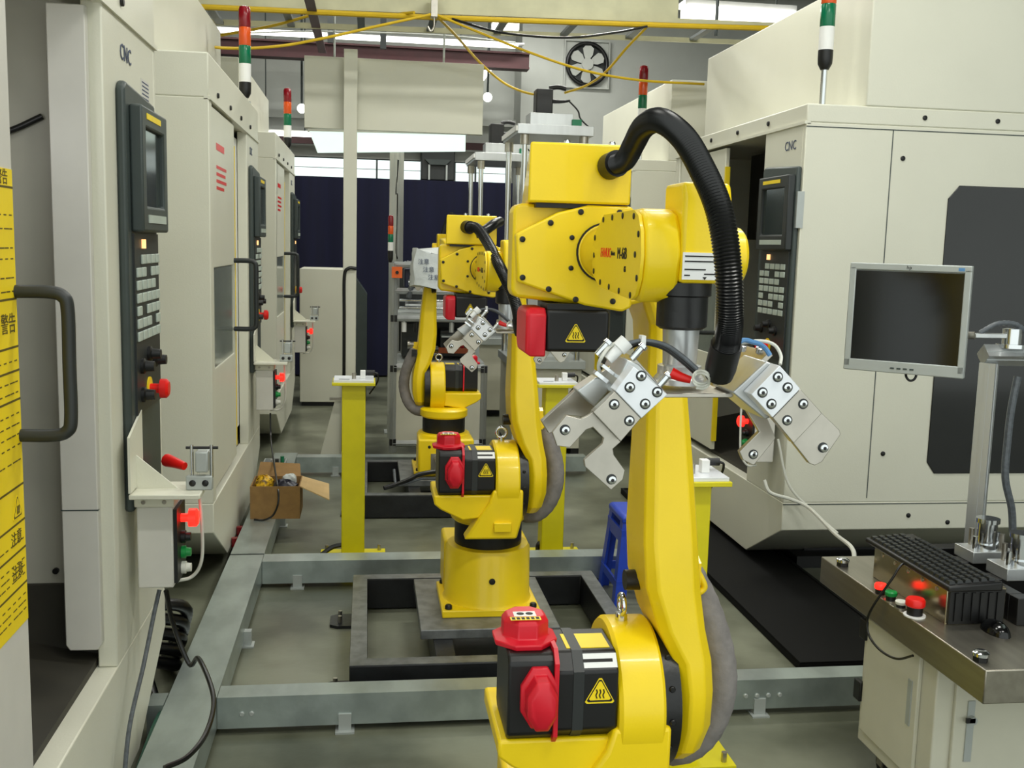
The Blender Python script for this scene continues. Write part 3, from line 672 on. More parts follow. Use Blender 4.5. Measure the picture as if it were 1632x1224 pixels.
    t.many('bolt', bolt_mb((0, -1, 0), .0045, .0025), black, [(-.122, -.232, z(1.396)), (-.122, -.232, z(1.344))], ca)
    # box with the cable connections on top
    b = MB().loft([[(x0, y, q), (-.022, y, q), (-.022, y2, q), (xb, y2, q)] for x0, xb, y, y2, q in ((-.201, -.168, -.235, .07, z(1.454)), (-.199, -.152, -.235, .07, z(1.555)))])
    cb = t.part('cable_box', b, yel, bevel=.004)
    t.part('box_gap', MB().box(-.185, -.028, -.225, .0, z(1.446), z(1.455)), black, cb)
    0 and t.part('box_end_plate', MB().prism('yz', [(-.20, z(1.468)), (.06, z(1.468)), (.06, z(1.548)), (-.17, z(1.548))], -.212, -.204), plate_tan, cb)
    t.many('bolt', bolt_mb((0, 0, 1), .006, .008), chrome, [(-.13, -.2, z(1.555)), (-.05, -.2, z(1.555))], cb)
    # elbow motor below the casting
    mo = t.part('elbow_motor', MB().box(-.163, -.05, -.232, -.13, z(1.198), z(1.272)), black, bevel=.006)
    t.part('motor_cap', MB().loft([[(x, y, q) for y, q in ((-.238+k, z(1.19)+k), (-.13-k, z(1.19)+k), (-.12, z(1.21)), (-.12, z(1.262)), (-.13, z(1.274)-k), (-.225, z(1.274)-k), (-.238+k, z(1.262)))] for x, k in ((-.163, 0), (-.19, 0), (-.198, .006))]), red, mo, bevel=.003)
    t.part('motor_top', MB().box(-.16, -.055, -.225, -.12, z(1.272), z(1.282)), blackm, mo)
    b = MB(); wtri(b, (-.110, -.2325, z(1.232)), (1, 0, 0), (0, 0, 1), .036, 1, 0); t.part('hot_surface_label', b, [labely, ink], mo, label='yellow hot-surface triangle')
    # --- forearm and wrist, reaching out along -y
    b = MB().rev((-.063, -.232, z(1.372)), (-.063, -1, z(1.372)), [(0, .050), (.004, .050), (.006, .046), (.05, .044), (.10, .040), (.13, .04)], 36)
    fo = t.part('forearm', b, yel)
    t.part('forearm_seal', MB().cyl((-.063, -.2335, z(1.372)), (-.063, -.237, z(1.372)), .0512, seg=36), ink, fo)
    O_ = [(-.315, 1.400), (-.385, 1.434), (-.575, 1.436), (-.600, 1.428), (-.618, 1.405), (-.624, 1.372), (-.618, 1.338), (-.600, 1.314), (-.578, 1.306), (-.372, 1.316), (-.318, 1.334), (-.305, 1.366)]
    O_ = [(y, z(q)) for y, q in O_]
    wb = t.part('wrist_drive', MB().prism('yz', O_, -.097, -.046), yel, fo, bevel=.006)
    cv = MB().prism('yz', [(y*.985-.007, z(1.371)+(q-z(1.371))*.96) for y, q in O_], -.1025, -.098)
    cv.mi = 1
    cv.text('FANUC', .021, (-.1027, -.410, z(1.372)), (0, -1, 0), (0, 0, 1)); cv.mi = 2
    cv.text('Robot', .010, (-.1027, -.458, z(1.372)), (0, -1, 0), (0, 0, 1)); cv.text('M-6iB', .024, (-.1027, -.515, z(1.372)), (0, -1, 0), (0, 0, 1)); cv.text('6S', .012, (-.1027, -.535, z(1.350)), (0, -1, 0), (0, 0, 1))
    t.part('drive_cover', cv, [yel, redb, ink], fo, label='bolted cover lettered FANUC Robot M-6iB')
    t.many('bolt', bolt_mb((-1, 0, 0), .0046, .0015), black, [(-.1025, y, z(q)) for y, q in ((-.385, 1.424), (-.445, 1.426), (-.51, 1.427), (-.575, 1.425), (-.604, 1.40), (-.328, 1.396), (-.326, 1.368), (-.590, 1.372), (-.328, 1.342), (-.604, 1.340), (-.378, 1.326), (-.44, 1.321), (-.505, 1.318), (-.572, 1.315))], fo)
    b = MB().loft([[(-.047, y0, q), (.022, y0, q), (.022, y1, q), (-.047, y1, q)] for y0, y1, q in ((-.624, -.53, z(1.335)), (-.624, -.53, z(1.45)), (-.615, -.53, z(1.472)))])
    wr = t.part('wrist', b, yel, bevel=.006)
    t.part('wrist_cap', MB().rev((.022, -.578, z(1.372)), (1, -.578, z(1.372)), [(0, .041), (.026, .041), (.031, .036)], 32), yel, wr)
    b = MB().box(-.045, .012, -.6255, -.624, z(1.340), z(1.377)); b.mi = 1
    for k, (q, x0, x1) in enumerate(((1.371, -.042, .008), (1.364, -.042, .004), (1.353, -.042, -.012), (1.345, -.042, -.034), (1.347, -.014, .008))): b.box(x0, x1, -.626, -.6255, z(q), z(q+.0018))
    b.prism('xz', [(-.016, z(1.344)), (-.010, z(1.344)), (-.013, z(1.340))], -.626, -.6255)
    t.part('rating_label', b, [white, ink], wr, label='white printed label')
    b = MB().rev((-.028, -.578, z(1.335)), (-.028, -.578, -1), [(0, .040), (.018, .040), (.02, .036), (.062, .036), (.066, .03)], 28)
    t.part('wrist_seal', b, blackm, wr)
    t.part('flange', MB().rev((-.028, -.578, z(1.269)), (-.028, -.578, -1), [(0, .026), (.05, .024), (.052, .031), (.064, .031), (.070, .036), (.078, .036)], 24), alu, wr)
    # --- hose
    hb = MB().tube(hose['main'], .0172, seg=16, sub=32, rib=.055)
    t.part('cable_hose', hb, rub, sharp=25, label='black corrugated hose')
    h0, h1 = Vector(hose['main'][0]), Vector(hose['main'][1]); dr = (h1-h0).normalized()
    t.part('hose_gland', MB().cyl(h0-dr*.01, h0+dr*.022, .0225), black)
    e0, e1 = Vector(hose['main'][-2]), Vector(hose['main'][-1]); dr = (e1-e0).normalized()
    t.part('hose_cuff', MB().rev(e1-dr*.025, e1+dr*.1, [(0, .021), (.04, .021), (.055, .019)], 18), black)
    for x in hose.get('extra', ()): t.part('branch_hose', MB().tube(x, .0172, seg=14, sub=12, rib=.03), rub)
    # --- double gripper on its folded bracket
    o0 = RO
    def pol(pts, Y):
        r_ = []
        for u_, v_ in pts:
            q = at(820+u_/3.022, 470+v_/3.022, Y=Y)-o0; r_.append((q.x, q.z+dz))
        return r_
    def spots(pts, Y, yy):
        return [(x, yy-o0.y, q) for x, q in pol(pts, Y)]
    def pr(pts, Y0, Y1): return MB().prism('xz', pol(pts, Y0), Y0-o0.y, Y1-o0.y)
    def scr(big=0):
        q = MB(); q.mi = 1; q.rev((0, 0, 0), (0, -1, 0), [(0, .0072), (.0004, .0072)], 16); q.mi = 0
        q.rev((0, -.0004, 0), (0, -1, 0), [(0, .0054), (.002+big, .0054), (.0026+big, .0046)], 14); q.mi = 2
        q.rev((0, -.003-big, 0), (0, -1, 0), [(0, .0026), (.0002, .0026)], 6); return q
    SM = [chrome, pgrey2, black]
    br = MB().prism('xz', pol([(735, 474), (1036, 474), (1226, 274), (1246, 292), (1046, 495), (725, 495), (555, 318), (578, 298)], 1.36), -.64, -.535)
    bk = t.part('gripper_bracket', br, steel, bevel=.001)
    t.many('cap_screw', MB().rev((0, 0, 0), (0, -.3, 1), [(0, .006), (.008, .006), (.0085, .003)], 10), chrome, spots([(1040, 415), (1095, 268), (1180, 280)], 1.39, 1.39), bk)
    gl = t.part('gripper', pr([(545, 310), (600, 335), (738, 480), (612, 598), (470, 470)], 1.33, 1.43), alu, bevel=.002)
    t.part('jaw_block', pr([(575, 345), (738, 480), (612, 595), (485, 462)], 1.302, 1.332), alub, gl, bevel=.001)
    t.many('screw', scr(), SM, spots([(610, 390), (555, 445), (687, 468), (629, 525)], 1.302, 1.302), gl)
    t.part('finger', pr([(485, 464), (610, 594), (512, 708), (378, 565)], 1.306, 1.322), steel, gl, bevel=.001)
    t.many('screw', scr(), SM, spots([(480, 527), (553, 606)], 1.306, 1.306), gl)
    t.part('forked_plate', pr([(378, 567), (512, 708), (474, 742), (478, 770), (532, 845), (522, 890), (465, 940), (340, 828), (336, 795), (424, 717), (430, 690), (378, 638), (345, 650), (268, 735), (205, 728), (183, 662), (250, 580), (318, 598), (345, 588)], 1.322, 1.330), plate_tan, gl, bevel=.0008)
    t.many('screw', scr(.004), SM, spots([(243, 650), (467, 888)], 1.322, 1.322), gl)
    t.part('rear_finger', pr([(540, 292), (600, 330), (380, 545), (345, 590), (250, 580), (183, 662), (165, 668), (130, 608), (300, 450)], 1.395, 1.407), steel, gl, bevel=.001)
    t.part('cylinder_body', pr([(398, 395), (480, 430), (385, 540), (300, 462)], 1.36, 1.395), alu, gl, bevel=.002)
    t.part('slide_rail', pr([(385, 380), (450, 432), (462, 418), (397, 366)], 1.345, 1.36).prism('xz', pol([(420, 345), (490, 400), (500, 388), (430, 333)], 1.345), 1.345-o0.y, 1.36-o0.y), chrome, gl)
    q = spots([(500, 262), (425, 258), (592, 278), (715, 415)], 1.36, 1.36)
    t.part('air_fitting', MB().rev(q[0], (q[0][0]+.3, q[0][1], q[0][2]+.3), [(-.02, .008), (.0, .008), (.001, .011), (.016, .011)], 12), white, gl)
    for k in (1, 2, 3): t.part('air_fitting', MB().rev(q[k], (q[k][0]+.3, q[k][1], q[k][2]+.35), [(-.012, .005), (.008, .005), (.009, .007), (.014, .006)], 10), chrome, gl)
    gr = t.part('gripper', pr([(1215, 320), (1272, 342), (1140, 482), (1240, 590), (1205, 600), (1050, 470)], 1.333, 1.42), alu, bevel=.002)
    t.part('jaw_block', pr([(1278, 340), (1378, 452), (1243, 592), (1140, 480)], 1.302, 1.332), alub, gr, bevel=.001)
    t.many('screw', scr(), SM, spots([(1268, 395), (1194, 470), (1315, 446), (1237, 525)], 1.302, 1.302), gr)
    t.part('finger', pr([(1378, 454), (1482, 570), (1345, 716), (1244, 592)], 1.306, 1.322), plate_tan, gr, bevel=.001)
    t.many('screw', scr(), SM, spots([(1390, 525), (1313, 604)], 1.306, 1.306), gr)
    t.part('finger_tip', pr([(1470, 560), (1565, 650), (1572, 672), (1480, 806), (1446, 822), (1420, 812), (1335, 704)], 1.312, 1.322), plate_tan, gr, bevel=.001)
    t.many('screw', scr(.004), SM, spots([(1485, 735)], 1.312, 1.312), gr)
    t.part('rear_finger', pr([(1120, 560), (1205, 560), (1258, 690), (1240, 715), (1152, 822), (1100, 795), (1084, 755), (1180, 660)], 1.40, 1.41), plate_tan, gr, bevel=.001)
    t.many('screw', scr(), SM, spots([(1150, 768)], 1.40, 1.40), gr)
    # wiring on the gripper
    Q = lambda u_, v_, Y: (lambda q: (q.x, q.y, q.z+dz))(at(820+u_/3.022, 470+v_/3.022, Y=Y)-o0)
    for k, dv in enumerate((0, 12, 22)):
        t.part('air_tube', MB().tube([Q(880, 360+dv, 1.34), Q(800, 290+dv, 1.35), Q(720, 240+dv*.7, 1.36), Q(620, 222+dv*.4, 1.37), Q(540, 235+dv, 1.37)], .0035, seg=8), rub if k else corr, bk)
    t.part('cable_tie', MB().obox(Q(615, 230, 1.37), (1, 0, 0), (0, 1, 0), (0, 0, 1), .003, .008, .010), white, bk)
    t.part('air_tube', MB().tube([Q(540, 235, 1.37), Q(470, 240, 1.36), Q(420, 300, 1.35), Q(405, 350, 1.36), Q(430, 420, 1.37)], .0025, seg=8), wcab, bk)
    t.part('air_tube', MB().tube([Q(980, 360, 1.32), Q(1080, 228, 1.34), Q(1150, 228, 1.35), Q(1200, 250, 1.36), Q(1230, 290, 1.36)], .0035, seg=8), bluec, bk)
    t.part('air_tube', MB().tube([Q(1070, 235, 1.36), Q(1180, 222, 1.37), Q(1250, 240, 1.37), Q(1282, 290, 1.36), Q(1280, 335, 1.35)], .0025, seg=8), wcab, bk)
    t.part('connector_plug', MB().tube([Q(755, 375, 1.36), Q(800, 395, 1.355), Q(850, 410, 1.35)], .008, taper=.005), redb, bk)
    t.part('cable_coil', MB().tube([Q(900+40*math.cos(a), 390+35*math.sin(a)+a*2, 1.33+.008*math.sin(a*2)) for a in [i*.7 for i in range(22)]], .0018, seg=6, sub=4), wcab, bk)
    # --- fill the root transform
    t.root.location = org
    if flip: t.root.rotation_euler = (0, 0, PI)
    return t
def H(pts, o=RO): return [tuple(at(px, py, Y=Y)-Vector(o)) for px, py, Y in pts]
h1 = {'main': H([(975, 264, 1.752), (996, 255, 1.70), (1010, 230, 1.64), (1026, 202, 1.55), (1052, 192, 1.46), (1088, 218, 1.39), (1118, 268, 1.34), (1146, 335, 1.30), (1160, 420, 1.28), (1163, 500, 1.285), (1160, 540, 1.30), (1152, 572, 1.32)])}
O2 = Vector((.47, 3.87, .17))
h2 = {'main': H([(745, 362, 3.63), (760, 364, 3.56), (776, 385, 3.42), (795, 422, 3.22), (811, 456, 3.14), (824, 492, 3.14), (828, 520, 3.18)], O2), 'extra': [H([(797, 353, 3.63), (786, 358, 3.57), (772, 368, 3.54), (758, 372, 3.54)], O2)]}
robot('yellow robot nearest the viewer, holding its double gripper in front of the monitor', RO, False, 0, h1, True)
robot('yellow robot in the middle, standing on its black frame before the yellow posts', O2, False, -.075, h2)
robot('yellow robot farthest away with a plastic bag over its elbow', (.47, 6.25, .17), True, -.03, h1)
for k, l in ((0, 'black power cable plugged into the foot of the farthest robot and curling to the left'), (1, 'grey signal cable looping at the foot of the farthest robot')):
    q0 = Vector((.50-.05*k, 5.94, .29-.05*k))
    cable(l, [q0+Vector((0, .0, 0)), q0+Vector((-.03, -.08, -.03)), at(672, 755+8*k, Y=5.86), at(650, 765+4*k, Y=5.80), at(632, 772, Y=5.75), at(628, 748, Y=5.80) if k else at(612, 778, Y=5.72)], .013-.005*k, corr if k else rub)
# plastic bag over the third robot's elbow
p0 = at(683, 426, Y=6.1)
b = MB(); n = 9; rows = []
for r_ in range(8):
    u = r_/7; row = []
    for k in range(16):
        a = 2*PI*k/16; wx = .10*(1-.14*u); wy = .13
        dx = wx*max(-1, min(1, 1.25*math.cos(a))) + .008*math.sin(5*a+r_); dy = wy*max(-1, min(1, 1.25*math.sin(a)))
        row.append((p0.x+dx, p0.y+.12+dy, p0.z-.115+.215*u+.015*math.cos(2*a)*u+.012*math.sin(3*a+2)))
    rows.append(row)
b.loft(rows); b.mi = 1
for k in range(3): b.text('注意', .034, (p0.x+.0-.03+.03*k, p0.y-.012-.002, p0.z+.03-.045*k), (1, 0, 0), (0, 0, 1))
o = solo('plastic_bag', 'crumpled white plastic bag pulled over the farthest robot elbow', 'bag', b, [bagm, inkb], (p0.x, p0.y+.12, p0.z-.12))

# ------------------------------------------------------------------ yellow rest posts
def post(label, X, Y, sensors=True, h=.87):
    t = T('rest_post', label, 'post', (X, Y, 0), 'yellow workpiece rest posts')
    t.part('column', MB().box(X-.056, X+.056, Y-.056, Y+.056, .012, h), yel2, bevel=.005)
    f = t.part('foot_plate', MB().box(X-.16, X+.16, Y-.11, Y+.11, 0, .012), yel2, bevel=.002)
    t.many('anchor_bolt', MB().cyl((0, 0, 0), (0, 0, .03), .009, seg=8), steel, [(X+sx*.13, Y+sy*.08, .012) for sx in (-1, 1) for sy in (-1, 1)], f)
    tp = t.part('top_plate', MB().box(X-.102, X+.102, Y-.10, Y+.10, h, h+.014), yel2, bevel=.002)
    t.part('rest_plate', MB().box(X-.095, X+.095, Y-.09, Y+.09, h+.014, h+.026), alub, tp, bevel=.001)
    t.part('locating_pin', MB().cyl((X-.0, Y-.03, h+.026), (X-.0, Y-.03, h+.055), .010), steel, tp)
    t.part('stop_block', MB().box(X+.03, X+.055, Y-.03, Y+.0, h+.026, h+.065), white, tp, bevel=.002)
    if sensors:
        t.part('sensor', MB().cyl((X+.055, Y+.02, h+.05), (X+.10, Y+.02, h+.05), .012), black, tp)
        t.part('sensor_cable', MB().tube([(X+.10, Y+.02, h+.05), (X+.115, Y+.02, h+.04), (X+.112, Y+.04, h-.0), (X+.075, Y+.06, h-.06)], .004), black, tp)
    t.part('slot_plate', MB().box(X-.07, X-.02, Y-.06, Y-.05, h+.0262, h+.0275), pgrey, tp)
post('yellow rest post on the left of the aisle beyond the middle robot', -.06, 5.02)
post('yellow rest post right of the middle robot, half hidden by the silver gripper', .925, 5.0)
post('yellow rest post behind the arm of the nearest robot, top plate at its right', .955, 2.93)
p = at(1125, 748, Y=2.95)
cable('black floor cable coming out beside the left yellow post', [at(512, 884, Z=.02), at(530, 872, Z=.05), at(547, 868, Z=.06)], .012, rub)
cable('black cable bending up at the foot of the right yellow post', [at(857, 880, Z=.02), at(858, 868, Z=.06), at(866, 862, Z=.075)], .012, rub)

# blue step stool
sx0, sy0 = 1.07, 4.22
t = T('step_stool', 'blue plastic step stool behind the arm of the nearest robot', 'stool', (1.2, 4.38, 0))
t.part('seat', MB().loft([[(sx0+.03+k, sy0+.03+k, q), (sx0+.27-k, sy0+.03+k, q), (sx0+.27-k, sy0+.29-k, q), (sx0+.03+k, sy0+.29-k, q)] for k, q in ((0, .37), (0, .395), (.012, .405))]), bluep, bevel=.006)
for sx_, sy_ in ((0, 0), (1, 0), (0, 1), (1, 1)):
    x, y = sx0+.30*sx_, sy0+.32*sy_; xt, yt = sx0+.035+.23*sx_, sy0+.035+.25*sy_
    cx, cy = (1-2*sx_), (1-2*sy_)
    t.part('leg', MB().loft([[(a, b_, q), (a+cx*.05, b_, q), (a+cx*.05, b_+cy*.012, q), (a+cx*.012, b_+cy*.012, q), (a+cx*.012, b_+cy*.05, q), (a, b_+cy*.05, q)] for a, b_, q in ((x, y, 0), (xt, yt, .38))]), bluep)
for z_, g in ((.10, .018), (.31, .03)):
    i = z_/.38*.035
    t.part('rail', MB().frame((sx0+i, sx0+.30-i, sy0+i, sy0+.32-i), (sx0+i+.010, sx0+.29-i, sy0+i+.010, sy0+.31-i), 'xy', z_-g, z_+g), bluep)

# cardboard box with scrap
bx, by, bw, bd, bh = -.53, 5.80, .22, .17, .19
t = T('cardboard_box', 'open cardboard box with one flap folded out, standing on the left floor channel', 'box', (-.48, 5.42, .125))
zb = .125
x0, x1, y0, y1 = -.585, -.335, 5.30, 5.55
b = MB().frame((x0, x1, y0, y1), (x0+.006, x1-.006, y0+.006, y1-.006), 'xy', zb, zb+.17).box(x0+.006, x1-.006, y0+.006, y1-.006, zb, zb+.006)
t.part('walls', b, card)
def quad(P, th, m_, nm):
    P = [Vector(q) for q in P]; n_ = (P[1]-P[0]).cross(P[2]-P[0]).normalized()*th
    t.part(nm, MB().loft([[tuple(q) for q in P], [tuple(q+n_) for q in P]]), m_)
quad([(x1, y0+.01, zb+.17), (x1, y1-.01, zb+.17), (x1+.14, y1-.02, zb+.13), (x1+.15, y0, zb+.10)], .005, cardl, 'flap')
quad([(x1-.01, y1, zb+.17), (x0+.01, y1, zb+.17), (x0+.02, y1+.08, zb+.23), (x1-.02, y1+.08, zb+.22)], .005, card, 'flap')
def crumple(label, c, r, sc, m_, seed):
    rnd = random.Random(seed); b = MB().sphere(c, r, sc, 16)
    for v in b.bm.verts: v.co += Vector((rnd.uniform(-1, 1), rnd.uniform(-1, 1), rnd.uniform(-1, 1)))*r*.16
    solo('packing_bag', label, 'bag', b, m_, (c[0], c[1], c[2]-r*sc[2]*.9))
crumple('crumpled yellow printed bag in the cardboard box', (-.525, 5.40, zb+.15), .055, (.9, .9, 1), bagy, 3)
crumple('dark navy bag scrap in the cardboard box beside the flap', (-.42, 5.43, zb+.13), .06, (1.1, .8, .75), mat('navy_bag', (.07, .07, .16), .35, var=.2), 5)
crumple('clear white plastic scrap in the back of the cardboard box', (-.40, 5.50, zb+.16), .04, (1, .7, .8), bagm, 8)
# crate of parts left of the rail
t = T('parts_bin', 'small metal bin with red and grey parts beyond the cardboard box', 'bin', (-.68, 6.4, 0))
x0, x1, y0, y1 = -.60, -.47, 6.02, 6.25
t.org = Vector((-.53, 6.1, .125)); t.root.location = t.org
t.part('tray', MB().frame((x0, x1, y0, y1), (x0+.006, x1-.006, y0+.006, y1-.006), 'xy', .125, .245).box(x0+.006, x1-.006, y0+.006, y1-.006, .125, .13), silver)
for k, m_ in enumerate((redb, silver, pgrey2, green)):
    solo('spare_part', ('red', 'silver', 'dark', 'green')[k]+' cylindrical part standing in the metal bin beyond the cardboard box', 'part', MB().cyl((x0+.03+.028*k, 6.06+.03*(k % 2), .131), (x0+.03+.028*k, 6.06+.03*(k % 2), .26+.01*k), .011), m_, (x0+.03+.028*k, 6.06, .131))

# hoses and cables on the left
cable('black cable hanging from the left button box and curling over the floor channel', [(-.555, 2.92, .56), (-.545, 2.96, .45), (-.50, 2.95, .33), at(317, 1050, Y=2.9), at(340, 1110, Y=2.75), at(330, 1165, Y=2.6), at(300, 1205, Y=2.5), at(262, 1224, Y=2.45)], .007, rub)
cable('grey cable dropping from the left button box along the machine skirt', [(-.575, 2.93, .56), (-.585, 2.90, .50), (-.60, 2.82, .38), (-.615, 2.7, .25), (-.62, 2.62, .05)], .006, corr)
cable('green hose lying along the foot of the nearest left machine', [(-.615, 3.35, .03), (-.615, 3.1, .10), (-.62, 2.8, .07), (-.63, 2.5, .03), (-.63, 2.0, .02)], .012, gcab, name='hose', cat='hose')
cable('black wire loop hanging over the cardboard box from the second left button box', [(-.545, 6.0, .56), at(432, 705, Y=5.9), at(440, 760, Y=5.4), at(444, 795, Y=5.27), at(436, 820, Y=5.26), at(420, 829, Y=5.26), at(405, 828, Y=5.27)], .005, rub)
b = MB()
for k in range(5): b.tube([(-.70-.02*k, 3.42+.03*k, .02+.05*k), (-.74, 3.52, .10+.05*k), (-.66+.01*k, 3.62, .05+.05*k), (-.72, 3.75, .015)], .022, seg=10)
solo('hose_bundle', 'bundle of black hoses on the floor between the first two left machines', 'hoses', b, rub, (-.70, 3.5, 0))
t = T('red_valve', 'small dark red valve assembly under the second left machine beside the rail', 'valve', (-.635, 4.95, 0))
t.part('pipe', MB().tube([(-.63, 4.9, .03), (-.63, 5.1, .05), (-.63, 5.4, .04)], .016), blackm)
t.part('handle', MB().cyl((-.63, 5.05, .04), (-.63, 5.05, .10), .018), rlens); t.part('handle', MB().cyl((-.63, 5.25, .04), (-.63, 5.25, .10), .018), rlens)

# ------------------------------------------------------------------ cream pole with board, cabinet, aluminium station, presses
t = T('board_post', 'tall cream square post with a wide beige board near its top', 'post', (-.19, 7.5, 0))
px0, px1 = at(547, 400, Y=7.5).x, at(568, 400, Y=7.5).x
t.part('column', MB().box(px0, px1, 7.45, 7.55, 0, 2.86), cream, bevel=.003)
t.part('gusset', MB().prism('xz', [(px0-.16, 0), (px0, 0), (px0, .62)], 7.48, 7.52), cream)
t.part('board', MB().box(-.445, .81, 7.56, 7.62, 2.33, 2.82), cream, bevel=.003)
t.part('cable', MB().tube([(px1, 7.44, 1.36), (px0+.04, 7.435, 1.36), (px0+.01, 7.435, 1.30), (px0+.01, 7.435, 1.0), (px0+.01, 7.435, .5), (px0+.005, 7.42, .05)], .012), rub)
t.part('cable_clip', MB().box(px0-.09, px0+.02, 7.42, 7.44, .42, .44), steel)
t = T('white_glow_panel', 'white panel with a glowing face hanging just below the beige board', 'light box', (.13, 7.9, 2.2))
t.part('glow_face', MB().prism('xz', [(-.43, 2.34), (.72, 2.36), (.72, 2.24), (-.37, 2.19)], 7.9, 7.94), mat('glow_panel_face', (.95, .98, .97), .5, var=0, emit=(.9, 1, .97), estr=.75))  # white panel face with a mild emission of its own
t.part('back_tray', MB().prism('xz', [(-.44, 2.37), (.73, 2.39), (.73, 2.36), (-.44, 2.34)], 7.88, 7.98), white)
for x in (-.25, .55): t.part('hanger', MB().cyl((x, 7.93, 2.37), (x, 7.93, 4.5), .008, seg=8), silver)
cp = at(480, 428, Y=9.8); cq = at(556, 428, Y=9.8)
t = T('metal_cabinet', 'beige sheet-metal cabinet with slanted side in front of the navy curtain', 'cabinet', (-.4, 10.1, 0))
t.part('body', MB().box(-.62, -.17, 9.8, 10.4, .04, 1.29), cream, bevel=.006)
t.part('plinth', MB().box(-.60, -.19, 9.84, 10.36, 0, .04), black)
t.part('slanted_side', MB().prism('xz', [(-.17, .04), (-.0, .04), (-.0, 1.05), (-.17, 1.29)], 9.9, 10.38), pgrey)
# aluminium profile station
SX0, SX1, SY = .195, .865, 7.62
t = T('profile_frame_station', 'aluminium profile frame full of cylinders and fittings beyond the farthest robot', 'work station', (.53, SY, 0))
def prof(mb, a, b_, w_=.02):
    a, b_ = Vector(a), Vector(b_); d_ = (b_-a).normalized(); u = d_.orthogonal().normalized(); v = d_.cross(u)
    mb.obox((a+b_)/2, d_, u, v, (b_-a).length/2, w_, w_)
    for n_ in (u, v, -u, -v): mb.obox((a+b_)/2+n_*w_, d_, n_, d_.cross(n_), (b_-a).length/2*.995, .002, w_*.25)
    return mb
for x, y in ((SX0, SY), (SX1, SY), (SX0, SY+.6), (SX1, SY+.6)): t.part('leg', prof(MB(), (x, y, 0), (x, y, 1.40 if x < .5 else .66)), alu)
for z_ in (.07, .64): t.part('rail', prof(MB(), (SX0, SY, z_), (SX1, SY, z_)), alu); t.part('rail', prof(MB(), (SX0, SY+.6, z_), (SX1, SY+.6, z_)), alu)
for z_, xr in ((1.0, SX1), (1.20, .75), (1.39, .55)): t.part('rail', prof(MB(), (SX0, SY, z_), (xr, SY, z_), .016), alu)
t.part('lower_panel', MB().box(SX0+.02, SX1-.02, SY-.005, SY+.005, .09, .62), cab_paint)
t.part('top_board', MB().box(SX0, SX1, SY, SY+.6, .665, .68), silver)
t.part('upper_board', MB().box(SX0, SX1, SY+.02, SY+.5, 1.02, 1.035), silver)
for z_ in (.08, .63, 1.0): t.part('corner_cube', MB().box(SX0-.024, SX0+.024, SY-.026, SY-.005, z_-.024, z_+.024), black); 
t.part('corner_cube', MB().box(SX1-.024, SX1+.024, SY-.026, SY-.005, .606, .654), black); t.part('corner_cube', MB().box(SX1-.024, SX1+.024, SY-.026, SY-.005, .056, .104), black)
t.part('orange_sensor', MB().box(SX0-.02, SX0+.055, SY-.05, SY-.022, 1.295, 1.375).cyl((SX0+.018, SY-.052, 1.335), (SX0+.018, SY-.05, 1.335), .014), orange)
t.part('sensor_hole', MB().cyl((SX0+.018, SY-.056, 1.335), (SX0+.018, SY-.05, 1.335), .012), black)
for k, (z_, x0_, x1_, r_) in enumerate(((1.09, .28, .42, .03), (1.09, .47, .57, .032), (1.09, .60, .74, .024), (.80, .30, .50, .035), (.80, .60, .72, .04), (1.26, .30, .48, .03))):
    t.part('air_cylinder', MB().rev((x0_, SY+.1, z_), (1, SY+.1, z_), [(0, r_), (.02, r_), (.021, r_*.8), (x1_-x0_-.02, r_*.8), (x1_-x0_-.019, r_), (x1_-x0_, r_)], 16), (alu, white, alu, steel, rlens, chrome)[k])
t.part('motor_block', MB().box(.27, .42, SY+.08, SY+.25, 1.22, 1.36), mat('navy_motor', (.08, .10, .22), .4), bevel=.01)
t.part('dark_module', MB().box(.26, .50, SY+.2, SY+.45, .70, .95).box(.55, .80, SY+.2, SY+.45, .70, .9), pgrey2, bevel=.005)
t.part('brown_block', MB().box(.45, .80, SY+.06, SY+.12, .74, .78), mat('copper_brown', (.50, .24, .12), .4, metal=.4))
t.part('cable_chain', MB().tube([(.25, SY+.05, 1.38), (.30, SY+.02, 1.40), (.40, SY+.05, 1.36), (.33, SY, 1.26), (.30, SY, 1.15)], .02, rib=.1), corr)
t.part('plate', MB().box(.55, .85, SY+.05, SY+.3, .86, .87).prism('xz', [(.60, .70), (.86, .70), (.86, .86), (.60, .86)], SY+.30, SY+.31), silver)
for z_ in (1.075, 1.13): t.part('guide_shaft', MB().cyl((SX0+.04, SY+.06, z_), (.80, SY+.06, z_), .010), chrome)
for k, x_ in enumerate((.30, .44, .58, .70)): t.part('valve_block', MB().box(x_, x_+.07, SY+.14, SY+.22, 1.16, 1.30-.03*(k % 2)), (pgrey2, alu, black, pgrey)[k], bevel=.004)
for k, x_ in enumerate((.27, .36, .62, .74)): t.part('fitting', MB().cyl((x_, SY+.02, .90), (x_, SY+.02, .97), .018).cyl((x_, SY+.02, .97), (x_, SY+.02, 1.0), .010), (white, blackm, alu, rlens)[k])
t.part('back_panel', MB().box(.25, .82, SY+.56, SY+.575, .70, 1.38), pgrey2)
t2 = T('profile_post', 'tall slim aluminium post with black wire clipped along it in front of the navy curtain', 'post', (.19, 8.45, 0))
pt = at(633, 225, Y=8.45); X_ = pt.x
t2.part('column', prof(MB(), (X_, 8.45, 0), (X_, 8.45, pt.z), .04), alu)
t2.part('wire', MB().tube([(X_+.01, 8.4, pt.z-.15), (X_-.005, 8.4, pt.z-.4), (X_+.005, 8.4, 1.9), (X_, 8.4, 1.5), (X_+.01, 8.4, 1.42)], .006), rub)
t2.part('foot', MB().box(X_-.08, X_+.08, 8.37, 8.53, 0, .012), silver)
